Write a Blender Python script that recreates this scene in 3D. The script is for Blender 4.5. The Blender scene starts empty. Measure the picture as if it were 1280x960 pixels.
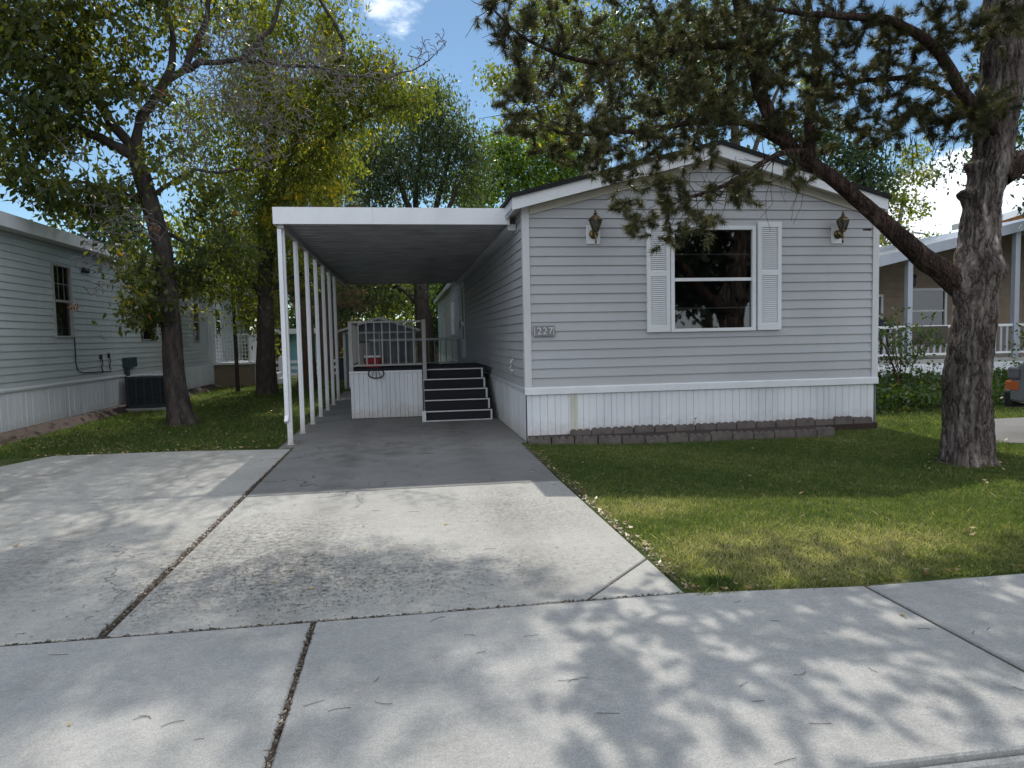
import bpy, math, random
import numpy as np
from mathutils import Vector, Matrix
R_ = math.radians
random.seed(7); rng = np.random.default_rng(11)
scn = bpy.context.scene
col = scn.collection

# ------------------------------------------------------------------ camera
F_PX, YAW, PITCH, ROLL, CAM_H = 891.0, 0.1487, 0.0657, 0.0211, 1.4283
def cam_axes():
    cy, sy = math.cos(YAW), math.sin(YAW)
    f = np.array([sy, cy, 0]); r = np.array([cy, -sy, 0]); u = np.array([0, 0, 1.])
    cp, sp = math.cos(PITCH), math.sin(PITCH); f2 = f*cp-u*sp; u2 = u*cp+f*sp
    cr, sr = math.cos(ROLL), math.sin(ROLL)
    return r*cr-u2*sr, u2*cr+r*sr, f2
AX_R, AX_U, AX_F = cam_axes()
cam = bpy.data.objects.new('camera', bpy.data.cameras.new('camera')); col.objects.link(cam)
cam.data.sensor_width = 36; cam.data.lens = F_PX/1280*36
cam.data.clip_start = 0.05; cam.data.clip_end = 3000
M = Matrix.Identity(4)
for i in range(3):
    M[i][0] = AX_R[i]; M[i][1] = AX_U[i]; M[i][2] = -AX_F[i]
M[0][3], M[1][3], M[2][3] = 0, 0, CAM_H
cam.matrix_world = M
scn.camera = cam
def at(px, py, Y):
    """world point at depth Y (metres in front) that the survey sketch puts at px, py"""
    d = AX_F + AX_R*(px-640)/F_PX - AX_U*(py-480)/F_PX
    return np.array([0, 0, CAM_H]) + d*(Y/d[1])

# ------------------------------------------------------------------ world, sun, exposure
SUN_EL, SUN_AZ = R_(46), R_(4)         # azimuth measured from +Y towards +X
w = bpy.data.worlds.new("World"); scn.world = w; w.use_nodes = True
nt = w.node_tree; N = nt.nodes; Lk = nt.links; N.clear()
out = N.new('ShaderNodeOutputWorld'); bg = N.new('ShaderNodeBackground'); bg.inputs[1].default_value = 0.062
sky = N.new('ShaderNodeTexSky'); sky.sky_type = 'NISHITA'; sky.sun_disc = False
sky.sun_elevation = SUN_EL; sky.sun_rotation = SUN_AZ; sky.altitude = 1300; sky.air_density = 1.0; sky.dust_density = 0.3; sky.ozone_density = 1.2
tc = N.new('ShaderNodeTexCoord')
def cloud_dir(px, py):
    d = AX_F + AX_R*(px-640)/F_PX - AX_U*(py-480)/F_PX
    return tuple(d/np.linalg.norm(d))
noi = N.new('ShaderNodeTexNoise'); noi.inputs['Scale'].default_value = 5.0; noi.inputs['Detail'].default_value = 9; noi.inputs['Roughness'].default_value = 0.62
mp = N.new('ShaderNodeMapping'); mp.inputs['Scale'].default_value = (1, 1, 2.2)
Lk.new(tc.outputs['Generated'], mp.inputs[0]); Lk.new(mp.outputs[0], noi.inputs['Vector'])
acc = None
for (px, py, lo, hi, wgt) in [(1180, 285, 0.9935, 0.9988, .40), (720, 170, .988, .998, .12), (500, 0, .9985, .9999, .13), (545, 105, .9992, .9999, .14), (60, 400, .95, .99, .12), (1330, 300, .985, .996, .25)]:
    dp = N.new('ShaderNodeVectorMath'); dp.operation = 'DOT_PRODUCT'; dp.inputs[1].default_value = cloud_dir(px, py)
    Lk.new(tc.outputs['Generated'], dp.inputs[0])
    mr = N.new('ShaderNodeMapRange'); mr.interpolation_type = 'SMOOTHSTEP'; mr.inputs[1].default_value = lo; mr.inputs[2].default_value = hi; mr.inputs[3].default_value = 0; mr.inputs[4].default_value = wgt
    Lk.new(dp.outputs['Value'], mr.inputs[0])
    if acc is None: acc = mr.outputs[0]
    else:
        a = N.new('ShaderNodeMath'); a.operation = 'ADD'; Lk.new(acc, a.inputs[0]); Lk.new(mr.outputs[0], a.inputs[1]); acc = a.outputs[0]
dp = N.new('ShaderNodeVectorMath'); dp.operation = 'DOT_PRODUCT'; dp.inputs[1].default_value = (0.1, -.82, .56)
Lk.new(tc.outputs['Generated'], dp.inputs[0])            # unseen cloud bank added behind the camera to fill the shaded front
mr = N.new('ShaderNodeMapRange'); mr.interpolation_type = 'SMOOTHSTEP'; mr.inputs[1].default_value = .1; mr.inputs[2].default_value = .75; mr.inputs[3].default_value = 0; mr.inputs[4].default_value = .44
Lk.new(dp.outputs['Value'], mr.inputs[0]); a = N.new('ShaderNodeMath'); a.operation = 'ADD'; Lk.new(acc, a.inputs[0]); Lk.new(mr.outputs[0], a.inputs[1]); acc = a.outputs[0]
ad = N.new('ShaderNodeMath'); ad.operation = 'ADD'; Lk.new(acc, ad.inputs[0]); Lk.new(noi.outputs['Fac'], ad.inputs[1])
cm = N.new('ShaderNodeMapRange'); cm.interpolation_type = 'SMOOTHSTEP'; cm.inputs[1].default_value = .68; cm.inputs[2].default_value = .88; cm.inputs[4].default_value = .95
Lk.new(ad.outputs[0], cm.inputs[0])
mx = N.new('ShaderNodeMix'); mx.data_type = 'RGBA'; mx.inputs[7].default_value = (13.2, 14.1, 15.5, 1)
Lk.new(cm.outputs[0], mx.inputs[0]); tnt = N.new('ShaderNodeMix'); tnt.data_type = 'RGBA'; tnt.blend_type = 'MULTIPLY'; tnt.inputs[0].default_value = 1; tnt.inputs[7].default_value = (.86, 1.0, 1.0, 1)
Lk.new(sky.outputs[0], tnt.inputs[6]); Lk.new(tnt.outputs[2], mx.inputs[6]); Lk.new(mx.outputs[2], bg.inputs[0]); Lk.new(bg.outputs[0], out.inputs[0])

sun = bpy.data.objects.new('sun', bpy.data.lights.new('sun', 'SUN')); col.objects.link(sun)
sun.data.energy = 2.3; sun.data.angle = R_(0.53); sun.data.color = (1.0, .95, .87)
sd = Vector((math.sin(SUN_AZ)*math.cos(SUN_EL), math.cos(SUN_AZ)*math.cos(SUN_EL), math.sin(SUN_EL)))
sun.rotation_euler = sd.to_track_quat('Z', 'Y').to_euler(); sun.location = (0, 0, 30)
vs = scn.view_settings; vs.view_transform = 'Standard'; vs.look = 'None'; vs.gamma = 1; vs.exposure = 0.9; vs.use_curve_mapping = False
scn.cycles.max_bounces = 7; scn.cycles.diffuse_bounces = 3; scn.cycles.transparent_max_bounces = 6

# ------------------------------------------------------------------ material helpers
MATS = {}
def mat(name, color, rough=.6, noise=None, bump=None, spec=.3, metallic=0, coat=0):
    """noise=(scale, color2, stretch, lo, hi); bump=(scale, strength, dist, stretch)"""
    if name in MATS: return MATS[name]
    m = bpy.data.materials.new(name); m.use_nodes = True; MATS[name] = m
    t = m.node_tree; p = t.nodes['Principled BSDF']
    p.inputs['Roughness'].default_value = rough; p.inputs['Base Color'].default_value = (*color, 1)
    p.inputs['Specular IOR Level'].default_value = spec; p.inputs['Metallic'].default_value = metallic; p.inputs['Coat Weight'].default_value = coat
    geo = t.nodes.new('ShaderNodeNewGeometry')
    def nz(scale, stretch, detail=6):
        mp = t.nodes.new('ShaderNodeMapping'); mp.inputs['Scale'].default_value = stretch
        n = t.nodes.new('ShaderNodeTexNoise'); n.inputs['Scale'].default_value = scale; n.inputs['Detail'].default_value = detail
        t.links.new(geo.outputs['Position'], mp.inputs[0]); t.links.new(mp.outputs[0], n.inputs['Vector']); return n
    cur = None
    for item in (noise if isinstance(noise, list) else ([noise] if noise else [])):
        sc, c2, st, lo, hi = item
        n = nz(sc, st); r = t.nodes.new('ShaderNodeMapRange'); r.inputs[1].default_value = lo; r.inputs[2].default_value = hi
        t.links.new(n.outputs['Fac'], r.inputs[0])
        x = t.nodes.new('ShaderNodeMix'); x.data_type = 'RGBA'; x.inputs[6].default_value = (*color, 1); x.inputs[7].default_value = (*c2, 1)
        t.links.new(r.outputs[0], x.inputs[0])
        if cur: t.links.new(cur, x.inputs[6])
        cur = x.outputs[2]
    if cur: t.links.new(cur, p.inputs['Base Color'])
    if bump:
        n = nz(bump[0], bump[3]); b = t.nodes.new('ShaderNodeBump'); b.inputs['Strength'].default_value = bump[1]; b.inputs['Distance'].default_value = bump[2]
        t.links.new(n.outputs['Fac'], b.inputs['Height']); t.links.new(b.outputs[0], p.inputs['Normal'])
    return m
U = (1, 1, 1)
def leaf_mat(name, ramp, trans=.45, rough=.45, spec=.35, tmul=(3.6, 3.4, .85)):
    """ramp: list of (pos, colour) over the per-leaf value 'v'"""
    m = bpy.data.materials.new(name); m.use_nodes = True; t = m.node_tree; MATS[name] = m
    p = t.nodes['Principled BSDF']; p.inputs['Roughness'].default_value = rough; p.inputs['Specular IOR Level'].default_value = spec
    a = t.nodes.new('ShaderNodeAttribute'); a.attribute_name = 'v'
    r = t.nodes.new('ShaderNodeValToRGB'); e = r.color_ramp.elements
    while len(e) < len(ramp): e.new(.5)
    for i, (ps, c) in enumerate(ramp): e[i].position = ps; e[i].color = (*c, 1)
    t.links.new(a.outputs['Fac'], r.inputs[0]); t.links.new(r.outputs[0], p.inputs['Base Color'])
    tr = t.nodes.new('ShaderNodeBsdfTranslucent'); g = t.nodes.new('ShaderNodeMix'); g.data_type = 'RGBA'; g.blend_type = 'MULTIPLY'; g.inputs[0].default_value = 1
    g.inputs[7].default_value = (*tmul, 1); t.links.new(r.outputs[0], g.inputs[6]); t.links.new(g.outputs[2], tr.inputs[0])
    mxs = t.nodes.new('ShaderNodeMixShader'); mxs.inputs[0].default_value = trans
    t.links.new(p.outputs[0], mxs.inputs[1]); t.links.new(tr.outputs[0], mxs.inputs[2]); t.links.new(mxs.outputs[0], t.nodes['Material Output'].inputs[0])
    return m
def glass_mat(name, tint=(.55, .6, .6)):
    m = bpy.data.materials.new(name); m.use_nodes = True; t = m.node_tree; MATS[name] = m
    t.nodes.remove(t.nodes['Principled BSDF'])
    gl = t.nodes.new('ShaderNodeBsdfGlossy'); gl.inputs['Roughness'].default_value = .02; gl.inputs[0].default_value = (.9, .92, .92, 1)
    tr = t.nodes.new('ShaderNodeBsdfTransparent'); tr.inputs[0].default_value = (*tint, 1)
    fr = t.nodes.new('ShaderNodeFresnel'); fr.inputs[0].default_value = 1.5
    b = t.nodes.new('ShaderNodeMath'); b.operation = 'MULTIPLY_ADD'; b.inputs[1].default_value = 1.2; b.inputs[2].default_value = .03
    ms = t.nodes.new('ShaderNodeMixShader')
    t.links.new(fr.outputs[0], b.inputs[0]); t.links.new(b.outputs[0], ms.inputs[0]); t.links.new(tr.outputs[0], ms.inputs[1]); t.links.new(gl.outputs[0], ms.inputs[2])
    t.links.new(ms.outputs[0], t.nodes['Material Output'].inputs[0]); return m

# siding / trim
m_siding = mat('vinyl_siding', (.452, .457, .472), .5, [(.9, (.405, .41, .425), (1, 1, 2), .35, .7), (7, (.42, .42, .43), (1, 1, .25), .5, .85)], (60, .08, .002, (1, 1, 6)))
m_siding_pale = mat('pale_siding', (.52, .55, .54), .5, [(.8, (.46, .48, .48), (1, 1, 2), .35, .7), (6, (.42, .43, .41), (1, 1, .25), .55, .85)])
m_trim = mat('trim_paint', (.62, .63, .64), .45, (3, (.55, .55, .55), (1, 1, .4), .4, .75))
m_white = mat('white_paint', (.76, .77, .79), .4, (2.5, (.68, .69, .7), (1, 1, .4), .4, .75))
m_beige = mat('beige_soffit', (.55, .51, .44), .6, (4, (.48, .44, .38), U, .4, .7))
m_skirt = mat('skirting_vinyl', (.77, .78, .80), .45, [(1.6, (.62, .64, .67), (1, 1, .3), .4, .7), (5, (.56, .55, .5), (1, 1, .15), .62, .85)])
def splash(m, z0, z1, c2, amt):
    t = m.node_tree; p = t.nodes['Principled BSDF']; src = p.inputs['Base Color'].links[0].from_socket
    g = t.nodes.new('ShaderNodeNewGeometry'); sx = t.nodes.new('ShaderNodeSeparateXYZ'); t.links.new(g.outputs['Position'], sx.inputs[0])
    n = t.nodes.new('ShaderNodeTexNoise'); n.inputs['Scale'].default_value = 9; n.inputs['Detail'].default_value = 8; n.inputs['Roughness'].default_value = .7; t.links.new(g.outputs['Position'], n.inputs['Vector'])
    a = t.nodes.new('ShaderNodeMapRange'); a.inputs[1].default_value = z0; a.inputs[2].default_value = z1; a.inputs[3].default_value = .62; a.inputs[4].default_value = 0; t.links.new(sx.outputs[2], a.inputs[0])
    b = t.nodes.new('ShaderNodeMath'); b.operation = 'ADD'; t.links.new(a.outputs[0], b.inputs[0]); t.links.new(n.outputs['Fac'], b.inputs[1])
    r = t.nodes.new('ShaderNodeMapRange'); r.inputs[1].default_value = .62; r.inputs[2].default_value = 1.1; r.inputs[4].default_value = amt; t.links.new(b.outputs[0], r.inputs[0])
    x = t.nodes.new('ShaderNodeMix'); x.data_type = 'RGBA'; x.inputs[7].default_value = (*c2, 1); t.links.new(src, x.inputs[6]); t.links.new(r.outputs[0], x.inputs[0]); t.links.new(x.outputs[2], p.inputs['Base Color'])
splash(m_skirt, .0, .36, (.42, .37, .31), .55); splash(m_white, .0, .35, (.38, .33, .27), .7); splash(m_siding, .5, 1.1, (.36, .35, .33), .35)
m_skirt_old = mat('skirting_yellowed', (.60, .60, .50), .5, (6, (.5, .5, .42), (1, 1, .3), .4, .7))
m_shingle = mat('dark_shingle', (.014, .014, .016), .95, (40, (.03, .03, .03), U, .4, .7))
m_carpet = mat('dark_deck_carpet', (.018, .019, .024), .95, (90, (.035, .035, .04), U, .4, .7))
m_alu = mat('beige_aluminium', (.40, .385, .36), .45, (8, (.33, .32, .3), U, .4, .7))
m_ptrim = mat('shade_greyed_trim', (.40, .43, .48), .5, (3, (.34, .36, .4), (1, 1, .4), .4, .75))  # white porch trim greyed so the colour holds the shade over that porch
m_pan = mat('roof_pan', (.46, .46, .47), .28, (2, (.30, .30, .31), U, .4, .7))
m_dark = mat('dark_interior', (.012, .012, .013), .9)
m_blind = mat('inner_rail', (.22, .22, .21), .6)
m_glass = glass_mat('window_glass')
m_brass = mat('aged_brass', (.26, .19, .08), .4, (30, (.09, .07, .04), U, .4, .6), metallic=.9)
m_lampglass = glass_mat('lantern_glass', (.35, .34, .3))
m_plaque = mat('plaque_grey', (.20, .20, .21), .6, (30, (.27, .27, .28), U, .4, .7))
m_numeral = mat('numeral_pewter', (.62, .62, .62), .5)
m_bark_ash = mat('bark_ash', (.075, .06, .052), .9, [(9, (.035, .028, .025), (1, 1, .25), .42, .6), (30, (.12, .10, .09), (1, 1, .3), .55, .8)], (22, 1.0, .03, (1, 1, .22)))
m_bark_dark = mat('bark_dark', (.05, .042, .036), .95, (12, (.09, .075, .065), (1, 1, .3), .45, .7), (20, .8, .02, (1, 1, .25)))
m_bark_red = mat('bark_reddish', (.10, .06, .042), .95, (12, (.05, .035, .03), (1, 1, .3), .45, .7), (20, .8, .02, (1, 1, .25)))
m_bark_pale = mat('bark_pale', (.34, .33, .30), .8, (9, (.12, .11, .10), (1, 1, .8), .55, .7))
m_twig = mat('dead_twig', (.20, .175, .165), .9, (9, (.11, .095, .09), U, .4, .7))
m_dirt = mat('reddish_dirt', (.05, .034, .028), .95, (12, (.045, .03, .025), U, .4, .65), (30, .6, .03, U))
m_teal = mat('teal_wall', (.22, .50, .56), .7, (3, (.28, .56, .62), U, .4, .7))
m_tan = mat('tan_wall', (.22, .17, .12), .8, (4, (.25, .2, .15), U, .4, .7))
m_shed = mat('shed_grey', (.24, .27, .31), .5, (5, (.20, .23, .27), U, .4, .7))
m_wood = mat('orange_wood', (.42, .19, .05), .7, (12, (.26, .11, .03), (4, 4, .3), .4, .6))
m_ac = mat('ac_bluegrey', (.035, .045, .06), .5, (10, (.025, .03, .04), U, .4, .7))
m_box = mat('meter_green', (.035, .06, .06), .6)
m_blackp = mat('black_plastic', (.015, .015, .016), .5)
m_cable = mat('black_cable', (.02, .02, .022), .6)
m_red = mat('red_plastic', (.30, .015, .02), .4)
m_edging = mat('edging_concrete', (.15, .125, .115), .95, [(8, (.10, .085, .08), U, .4, .65), (45, (.21, .18, .165), U, .55, .8)], (60, .5, .01, U))

def bark_material(name, c1, c2, c3, scale):
    m = bpy.data.materials.new(name); m.use_nodes = True; t = m.node_tree; p = t.nodes['Principled BSDF']; p.inputs['Roughness'].default_value = .95; p.inputs['Specular IOR Level'].default_value = .1
    geo = t.nodes.new('ShaderNodeNewGeometry')
    nzw = t.nodes.new('ShaderNodeTexNoise'); nzw.inputs['Scale'].default_value = 5; nzw.inputs['Detail'].default_value = 4; t.links.new(geo.outputs['Position'], nzw.inputs['Vector'])
    wv = t.nodes.new('ShaderNodeVectorMath'); wv.operation = 'MULTIPLY_ADD'; wv.inputs[1].default_value = (.10, .10, .10)
    t.links.new(nzw.outputs['Color'], wv.inputs[0]); t.links.new(geo.outputs['Position'], wv.inputs[2])
    def st(sc, zs, det, rough):
        mp = t.nodes.new('ShaderNodeMapping'); mp.inputs['Scale'].default_value = (1, 1, zs); t.links.new(wv.outputs[0], mp.inputs[0])
        n = t.nodes.new('ShaderNodeTexNoise'); n.inputs['Scale'].default_value = sc; n.inputs['Detail'].default_value = det; n.inputs['Roughness'].default_value = rough; t.links.new(mp.outputs[0], n.inputs['Vector']); return n.outputs['Fac']
    a = st(scale*1.6, .14, 5, .6); b_ = st(scale*5, .25, 7, .7)
    def rid(x):
        q = t.nodes.new('ShaderNodeMath'); q.operation = 'SUBTRACT'; q.inputs[1].default_value = .5; t.links.new(x, q.inputs[0])
        q2 = t.nodes.new('ShaderNodeMath'); q2.operation = 'ABSOLUTE'; t.links.new(q.outputs[0], q2.inputs[0]); return q2.outputs[0]
    ra = rid(a); rb_ = rid(b_)
    h = t.nodes.new('ShaderNodeMath'); h.operation = 'MULTIPLY_ADD'; h.inputs[1].default_value = .55; t.links.new(rb_, h.inputs[0]); t.links.new(ra, h.inputs[2])
    r = t.nodes.new('ShaderNodeValToRGB'); e = r.color_ramp.elements; e[0].color = (*c1, 1); e[1].color = (*c3, 1); e[0].position = .015; e[1].position = .22
    k = e.new(.07); k.color = (*c2, 1); t.links.new(h.outputs[0], r.inputs[0])
    # greyer weathered plates low down, redder bark higher up
    n3 = t.nodes.new('ShaderNodeTexNoise'); n3.inputs['Scale'].default_value = 2.2; n3.inputs['Detail'].default_value = 5; t.links.new(geo.outputs['Position'], n3.inputs['Vector'])
    rr = t.nodes.new('ShaderNodeMapRange'); rr.inputs[1].default_value = .35; rr.inputs[2].default_value = .7; rr.inputs[3].default_value = .6; rr.inputs[4].default_value = 1.35; t.links.new(n3.outputs['Fac'], rr.inputs[0])
    vm = t.nodes.new('ShaderNodeVectorMath'); vm.operation = 'SCALE'; t.links.new(r.outputs[0], vm.inputs[0]); t.links.new(rr.outputs[0], vm.inputs['Scale']); t.links.new(vm.outputs[0], p.inputs['Base Color'])
    mn = t.nodes.new('ShaderNodeMath'); mn.operation = 'MINIMUM'; mn.inputs[1].default_value = .2; t.links.new(h.outputs[0], mn.inputs[0])
    b = t.nodes.new('ShaderNodeBump'); b.inputs['Strength'].default_value = 1; b.inputs['Distance'].default_value = .10; t.links.new(mn.outputs[0], b.inputs['Height']); t.links.new(b.outputs[0], p.inputs['Normal'])
    MATS[name] = m; return m
m_bark_pine = bark_material('bark_pine', (.035, .026, .023), (.16, .13, .115), (.32, .28, .25), 7)
m_bark_limb = bark_material('bark_pine_limb', (.02, .014, .012), (.075, .05, .04), (.15, .10, .085), 9)

def concrete_mat(name, base, stains, tracks=()):
    m = bpy.data.materials.new(name); m.use_nodes = True; t = m.node_tree; p = t.nodes['Principled BSDF']; p.inputs['Roughness'].default_value = .9; p.inputs['Specular IOR Level'].default_value = .2
    geo = t.nodes.new('ShaderNodeNewGeometry'); pos = geo.outputs['Position']
    def noise(sc, det=6, rough=.55):
        n = t.nodes.new('ShaderNodeTexNoise'); n.inputs['Scale'].default_value = sc; n.inputs['Detail'].default_value = det; n.inputs['Roughness'].default_value = rough; t.links.new(pos, n.inputs['Vector']); return n.outputs['Fac']
    def rng_(src, a, b, c, d):
        r = t.nodes.new('ShaderNodeMapRange'); r.inputs[1].default_value = a; r.inputs[2].default_value = b; r.inputs[3].default_value = c; r.inputs[4].default_value = d; t.links.new(src, r.inputs[0]); return r.outputs[0]
    def mul(a, b):
        x = t.nodes.new('ShaderNodeMath'); x.operation = 'MULTIPLY'
        for i, s in enumerate((a, b)):
            if isinstance(s, float): x.inputs[i].default_value = s
            else: t.links.new(s, x.inputs[i])
        return x.outputs[0]
    f = rng_(noise(.9, 5), .3, .7, .88, 1.07)
    f = mul(f, rng_(noise(14, 8, .7), .3, .7, .90, 1.08))
    f = mul(f, rng_(noise(140, 3), .3, .7, .78, 1.18)); f = mul(f, rng_(noise(45, 6, .75), .32, .68, .86, 1.10))
    vo = t.nodes.new('ShaderNodeTexVoronoi'); vo.inputs['Scale'].default_value = 60; t.links.new(pos, vo.inputs['Vector'])
    f = mul(f, rng_(vo.outputs['Distance'], .05, .16, .60, 1.0))
    for (x, y, rx, ry, amt, sc) in stains:
        sub = t.nodes.new('ShaderNodeVectorMath'); sub.operation = 'SUBTRACT'; sub.inputs[1].default_value = (x, y, 0); t.links.new(pos, sub.inputs[0])
        sca = t.nodes.new('ShaderNodeVectorMath'); sca.operation = 'MULTIPLY'; sca.inputs[1].default_value = (1/rx, 1/ry, 0); t.links.new(sub.outputs[0], sca.inputs[0])
        ln = t.nodes.new('ShaderNodeVectorMath'); ln.operation = 'LENGTH'; t.links.new(sca.outputs[0], ln.inputs[0])
        mask = rng_(ln.outputs['Value'], .2, 1.15, 1., 0.)
        spot = rng_(noise(sc, 9, .75), .46, .60, 0., 1.)
        k = mul(mul(mask, spot), amt)
        inv = t.nodes.new('ShaderNodeMath'); inv.operation = 'SUBTRACT'; inv.inputs[0].default_value = 1; t.links.new(k, inv.inputs[1]); f = mul(f, inv.outputs[0])
    sx = t.nodes.new('ShaderNodeSeparateXYZ'); t.links.new(pos, sx.inputs[0])
    if tracks:                                    # tyre tracks worn along the drive
        for xc in tracks:
            q = t.nodes.new('ShaderNodeMath'); q.operation = 'SUBTRACT'; q.inputs[1].default_value = xc; t.links.new(sx.outputs[0], q.inputs[0])
            q2 = t.nodes.new('ShaderNodeMath'); q2.operation = 'ABSOLUTE'; t.links.new(q.outputs[0], q2.inputs[0])
            k = mul(mul(rng_(q2.outputs[0], .08, .24, 1., 0.), rng_(noise(2.2, 5), .35, .65, .2, 1.)), .20)
            inv = t.nodes.new('ShaderNodeMath'); inv.operation = 'SUBTRACT'; inv.inputs[0].default_value = 1; t.links.new(k, inv.inputs[1]); f = mul(f, inv.outputs[0])
    nw = t.nodes.new('ShaderNodeTexNoise'); nw.inputs['Scale'].default_value = 2.5; nw.inputs['Detail'].default_value = 8; t.links.new(pos, nw.inputs['Vector'])
    wp = t.nodes.new('ShaderNodeVectorMath'); wp.operation = 'MULTIPLY_ADD'; wp.inputs[1].default_value = (.7, .7, 0); t.links.new(nw.outputs['Color'], wp.inputs[0]); t.links.new(pos, wp.inputs[2])
    vc_ = t.nodes.new('ShaderNodeTexVoronoi'); vc_.feature = 'DISTANCE_TO_EDGE'; vc_.inputs['Scale'].default_value = .42; t.links.new(wp.outputs[0], vc_.inputs['Vector'])
    k = mul(rng_(vc_.outputs['Distance'], .0008, .0032, .6, 0.), rng_(noise(.55, 2), .50, .56, 0., 1.))
    inv = t.nodes.new('ShaderNodeMath'); inv.operation = 'SUBTRACT'; inv.inputs[0].default_value = 1; t.links.new(k, inv.inputs[1]); f = mul(f, inv.outputs[0])
    f = mul(f, rng_(noise(3.2, 8, .7), .52, .72, 1., .80))
    vm = t.nodes.new('ShaderNodeVectorMath'); vm.operation = 'SCALE'; vm.inputs[0].default_value = base; t.links.new(f, vm.inputs['Scale']); t.links.new(vm.outputs[0], p.inputs['Base Color'])
    b = t.nodes.new('ShaderNodeBump'); b.inputs['Strength'].default_value = .5; b.inputs['Distance'].default_value = .004; t.links.new(noise(120, 6, .7), b.inputs['Height']); t.links.new(b.outputs[0], p.inputs['Normal'])
    MATS[name] = m; return m
m_conc = concrete_mat('driveway_concrete', (.375, .365, .335), [(-.75, 4.5, 1.0, .8, .62, 26.), (-1.0, 5.3, .9, .9, .55, 20.), (.9, 5.8, .8, 1.0, .45, 30.), (-2.4, 5.0, 1.1, 1.0, .35, 22.), (.0, 4.3, 1.6, .6, .4, 22.), (-1.45, 4.6, .35, 1.4, .5, 24.)], (-.72, .78, -3.9, -2.5))
m_walk = concrete_mat('sidewalk_concrete', (.36, .355, .335), [(2.2, 2.3, .9, .3, .2, 9.)])
m_conc_shade = concrete_mat('shaded_concrete', (.205, .20, .19), [(-.3, 9.5, 1.6, 2.0, .35, 3.5), (.6, 11.5, 1.0, 1.4, .3, 5.)], (-.72, .78))  # base colour darkened to carry the carport shade, with stains and tyre tracks
m_joint = mat('joint_dirt', (.05, .04, .033), .95, (30, (.12, .085, .06), U, .45, .65))
m_asphalt = mat('asphalt', (.055, .055, .056), .9, (60, (.10, .10, .10), U, .45, .75), (80, .6, .01, U))

def lawn_mat(name):
    m = bpy.data.materials.new(name); m.use_nodes = True; t = m.node_tree; p = t.nodes['Principled BSDF']; p.inputs['Roughness'].default_value = .9; p.inputs['Specular IOR Level'].default_value = .15
    geo = t.nodes.new('ShaderNodeNewGeometry'); pos = geo.outputs['Position']
    n1 = t.nodes.new('ShaderNodeTexNoise'); n1.inputs['Scale'].default_value = 1.3; n1.inputs['Detail'].default_value = 7; t.links.new(pos, n1.inputs['Vector'])
    r = t.nodes.new('ShaderNodeValToRGB'); e = r.color_ramp.elements; e[0].position = .38; e[0].color = (.035, .06, .014, 1); e[1].position = .7; e[1].color = (.16, .13, .065, 1); k = e.new(.52); k.color = (.07, .095, .022, 1)
    t.links.new(n1.outputs['Fac'], r.inputs[0])
    n2 = t.nodes.new('ShaderNodeTexNoise'); n2.inputs['Scale'].default_value = 40; n2.inputs['Detail'].default_value = 5; t.links.new(pos, n2.inputs['Vector'])
    mr = t.nodes.new('ShaderNodeMapRange'); mr.inputs[1].default_value = .3; mr.inputs[2].default_value = .7; mr.inputs[3].default_value = .5; mr.inputs[4].default_value = 1.3; t.links.new(n2.outputs['Fac'], mr.inputs[0])
    vm = t.nodes.new('ShaderNodeVectorMath'); vm.operation = 'SCALE'; t.links.new(r.outputs[0], vm.inputs[0]); t.links.new(mr.outputs[0], vm.inputs['Scale']); t.links.new(vm.outputs[0], p.inputs['Base Color'])
    b = t.nodes.new('ShaderNodeBump'); b.inputs['Distance'].default_value = .03; t.links.new(n2.outputs['Fac'], b.inputs['Height']); t.links.new(b.outputs[0], p.inputs['Normal']); MATS[name] = m; return m
m_lawn = lawn_mat('lawn_ground')
GREEN_RAMP = [(0, (.018, .045, .012)), (.5, (.035, .075, .018)), (.85, (.06, .10, .022)), (1, (.28, .21, .03))]
m_leaf_ash = leaf_mat('leaf_ash', [(0, (.032, .046, .02)), (.5, (.066, .082, .028)), (.8, (.125, .132, .034)), (.94, (.30, .23, .03)), (1, (.22, .09, .03))], .45)
m_leaf_lime = leaf_mat('leaf_lime', [(0, (.044, .060, .02)), (.5, (.090, .112, .028)), (.78, (.155, .160, .032)), (.92, (.38, .30, .04)), (1, (.42, .22, .03))], .5)
m_leaf_dark = leaf_mat('leaf_dark', [(0, (.014, .03, .016)), (.6, (.03, .055, .024)), (1, (.06, .085, .03))], .3)
m_leaf_blue = leaf_mat('leaf_bluegreen', [(0, (.032, .050, .034)), (.6, (.06, .085, .05)), (1, (.11, .13, .07))], .4)
m_leaf_bright = leaf_mat('leaf_bright', [(0, (.035, .07, .02)), (.6, (.08, .13, .03)), (1, (.15, .18, .04))], .5)
m_leaf_yellow = leaf_mat('leaf_yellow', [(0, (.09, .12, .02)), (.5, (.22, .20, .03)), (1, (.45, .30, .03))], .5)
m_needle = leaf_mat('pine_needle', [(0, (.038, .039, .018)), (.6, (.082, .080, .036)), (.93, (.14, .13, .06)), (1, (.20, .13, .075))], .26, .45, .3, (2.0, 2.1, .9))
m_needle_brown = leaf_mat('brown_needle', [(0, (.07, .055, .035)), (.6, (.12, .09, .055)), (1, (.16, .12, .06))], .25)
m_grass = leaf_mat('grass_blade', [(0, (.042, .072, .022)), (.4, (.10, .135, .038)), (.7, (.20, .20, .075)), (1, (.40, .34, .20))], .36, .6, .2, (2.0, 2.3, .95))
m_fallen = leaf_mat('fallen_leaf', [(0, (.12, .06, .03)), (.5, (.30, .22, .12)), (1, (.42, .36, .20))], .2)
m_litter = leaf_mat('litter_bits', [(0, (.03, .025, .02)), (.6, (.08, .06, .045)), (1, (.25, .2, .14))], .05)
m_ivy = leaf_mat('ivy_leaf', [(0, (.02, .045, .014)), (.6, (.045, .075, .02)), (1, (.12, .12, .04))], .3)

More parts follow.
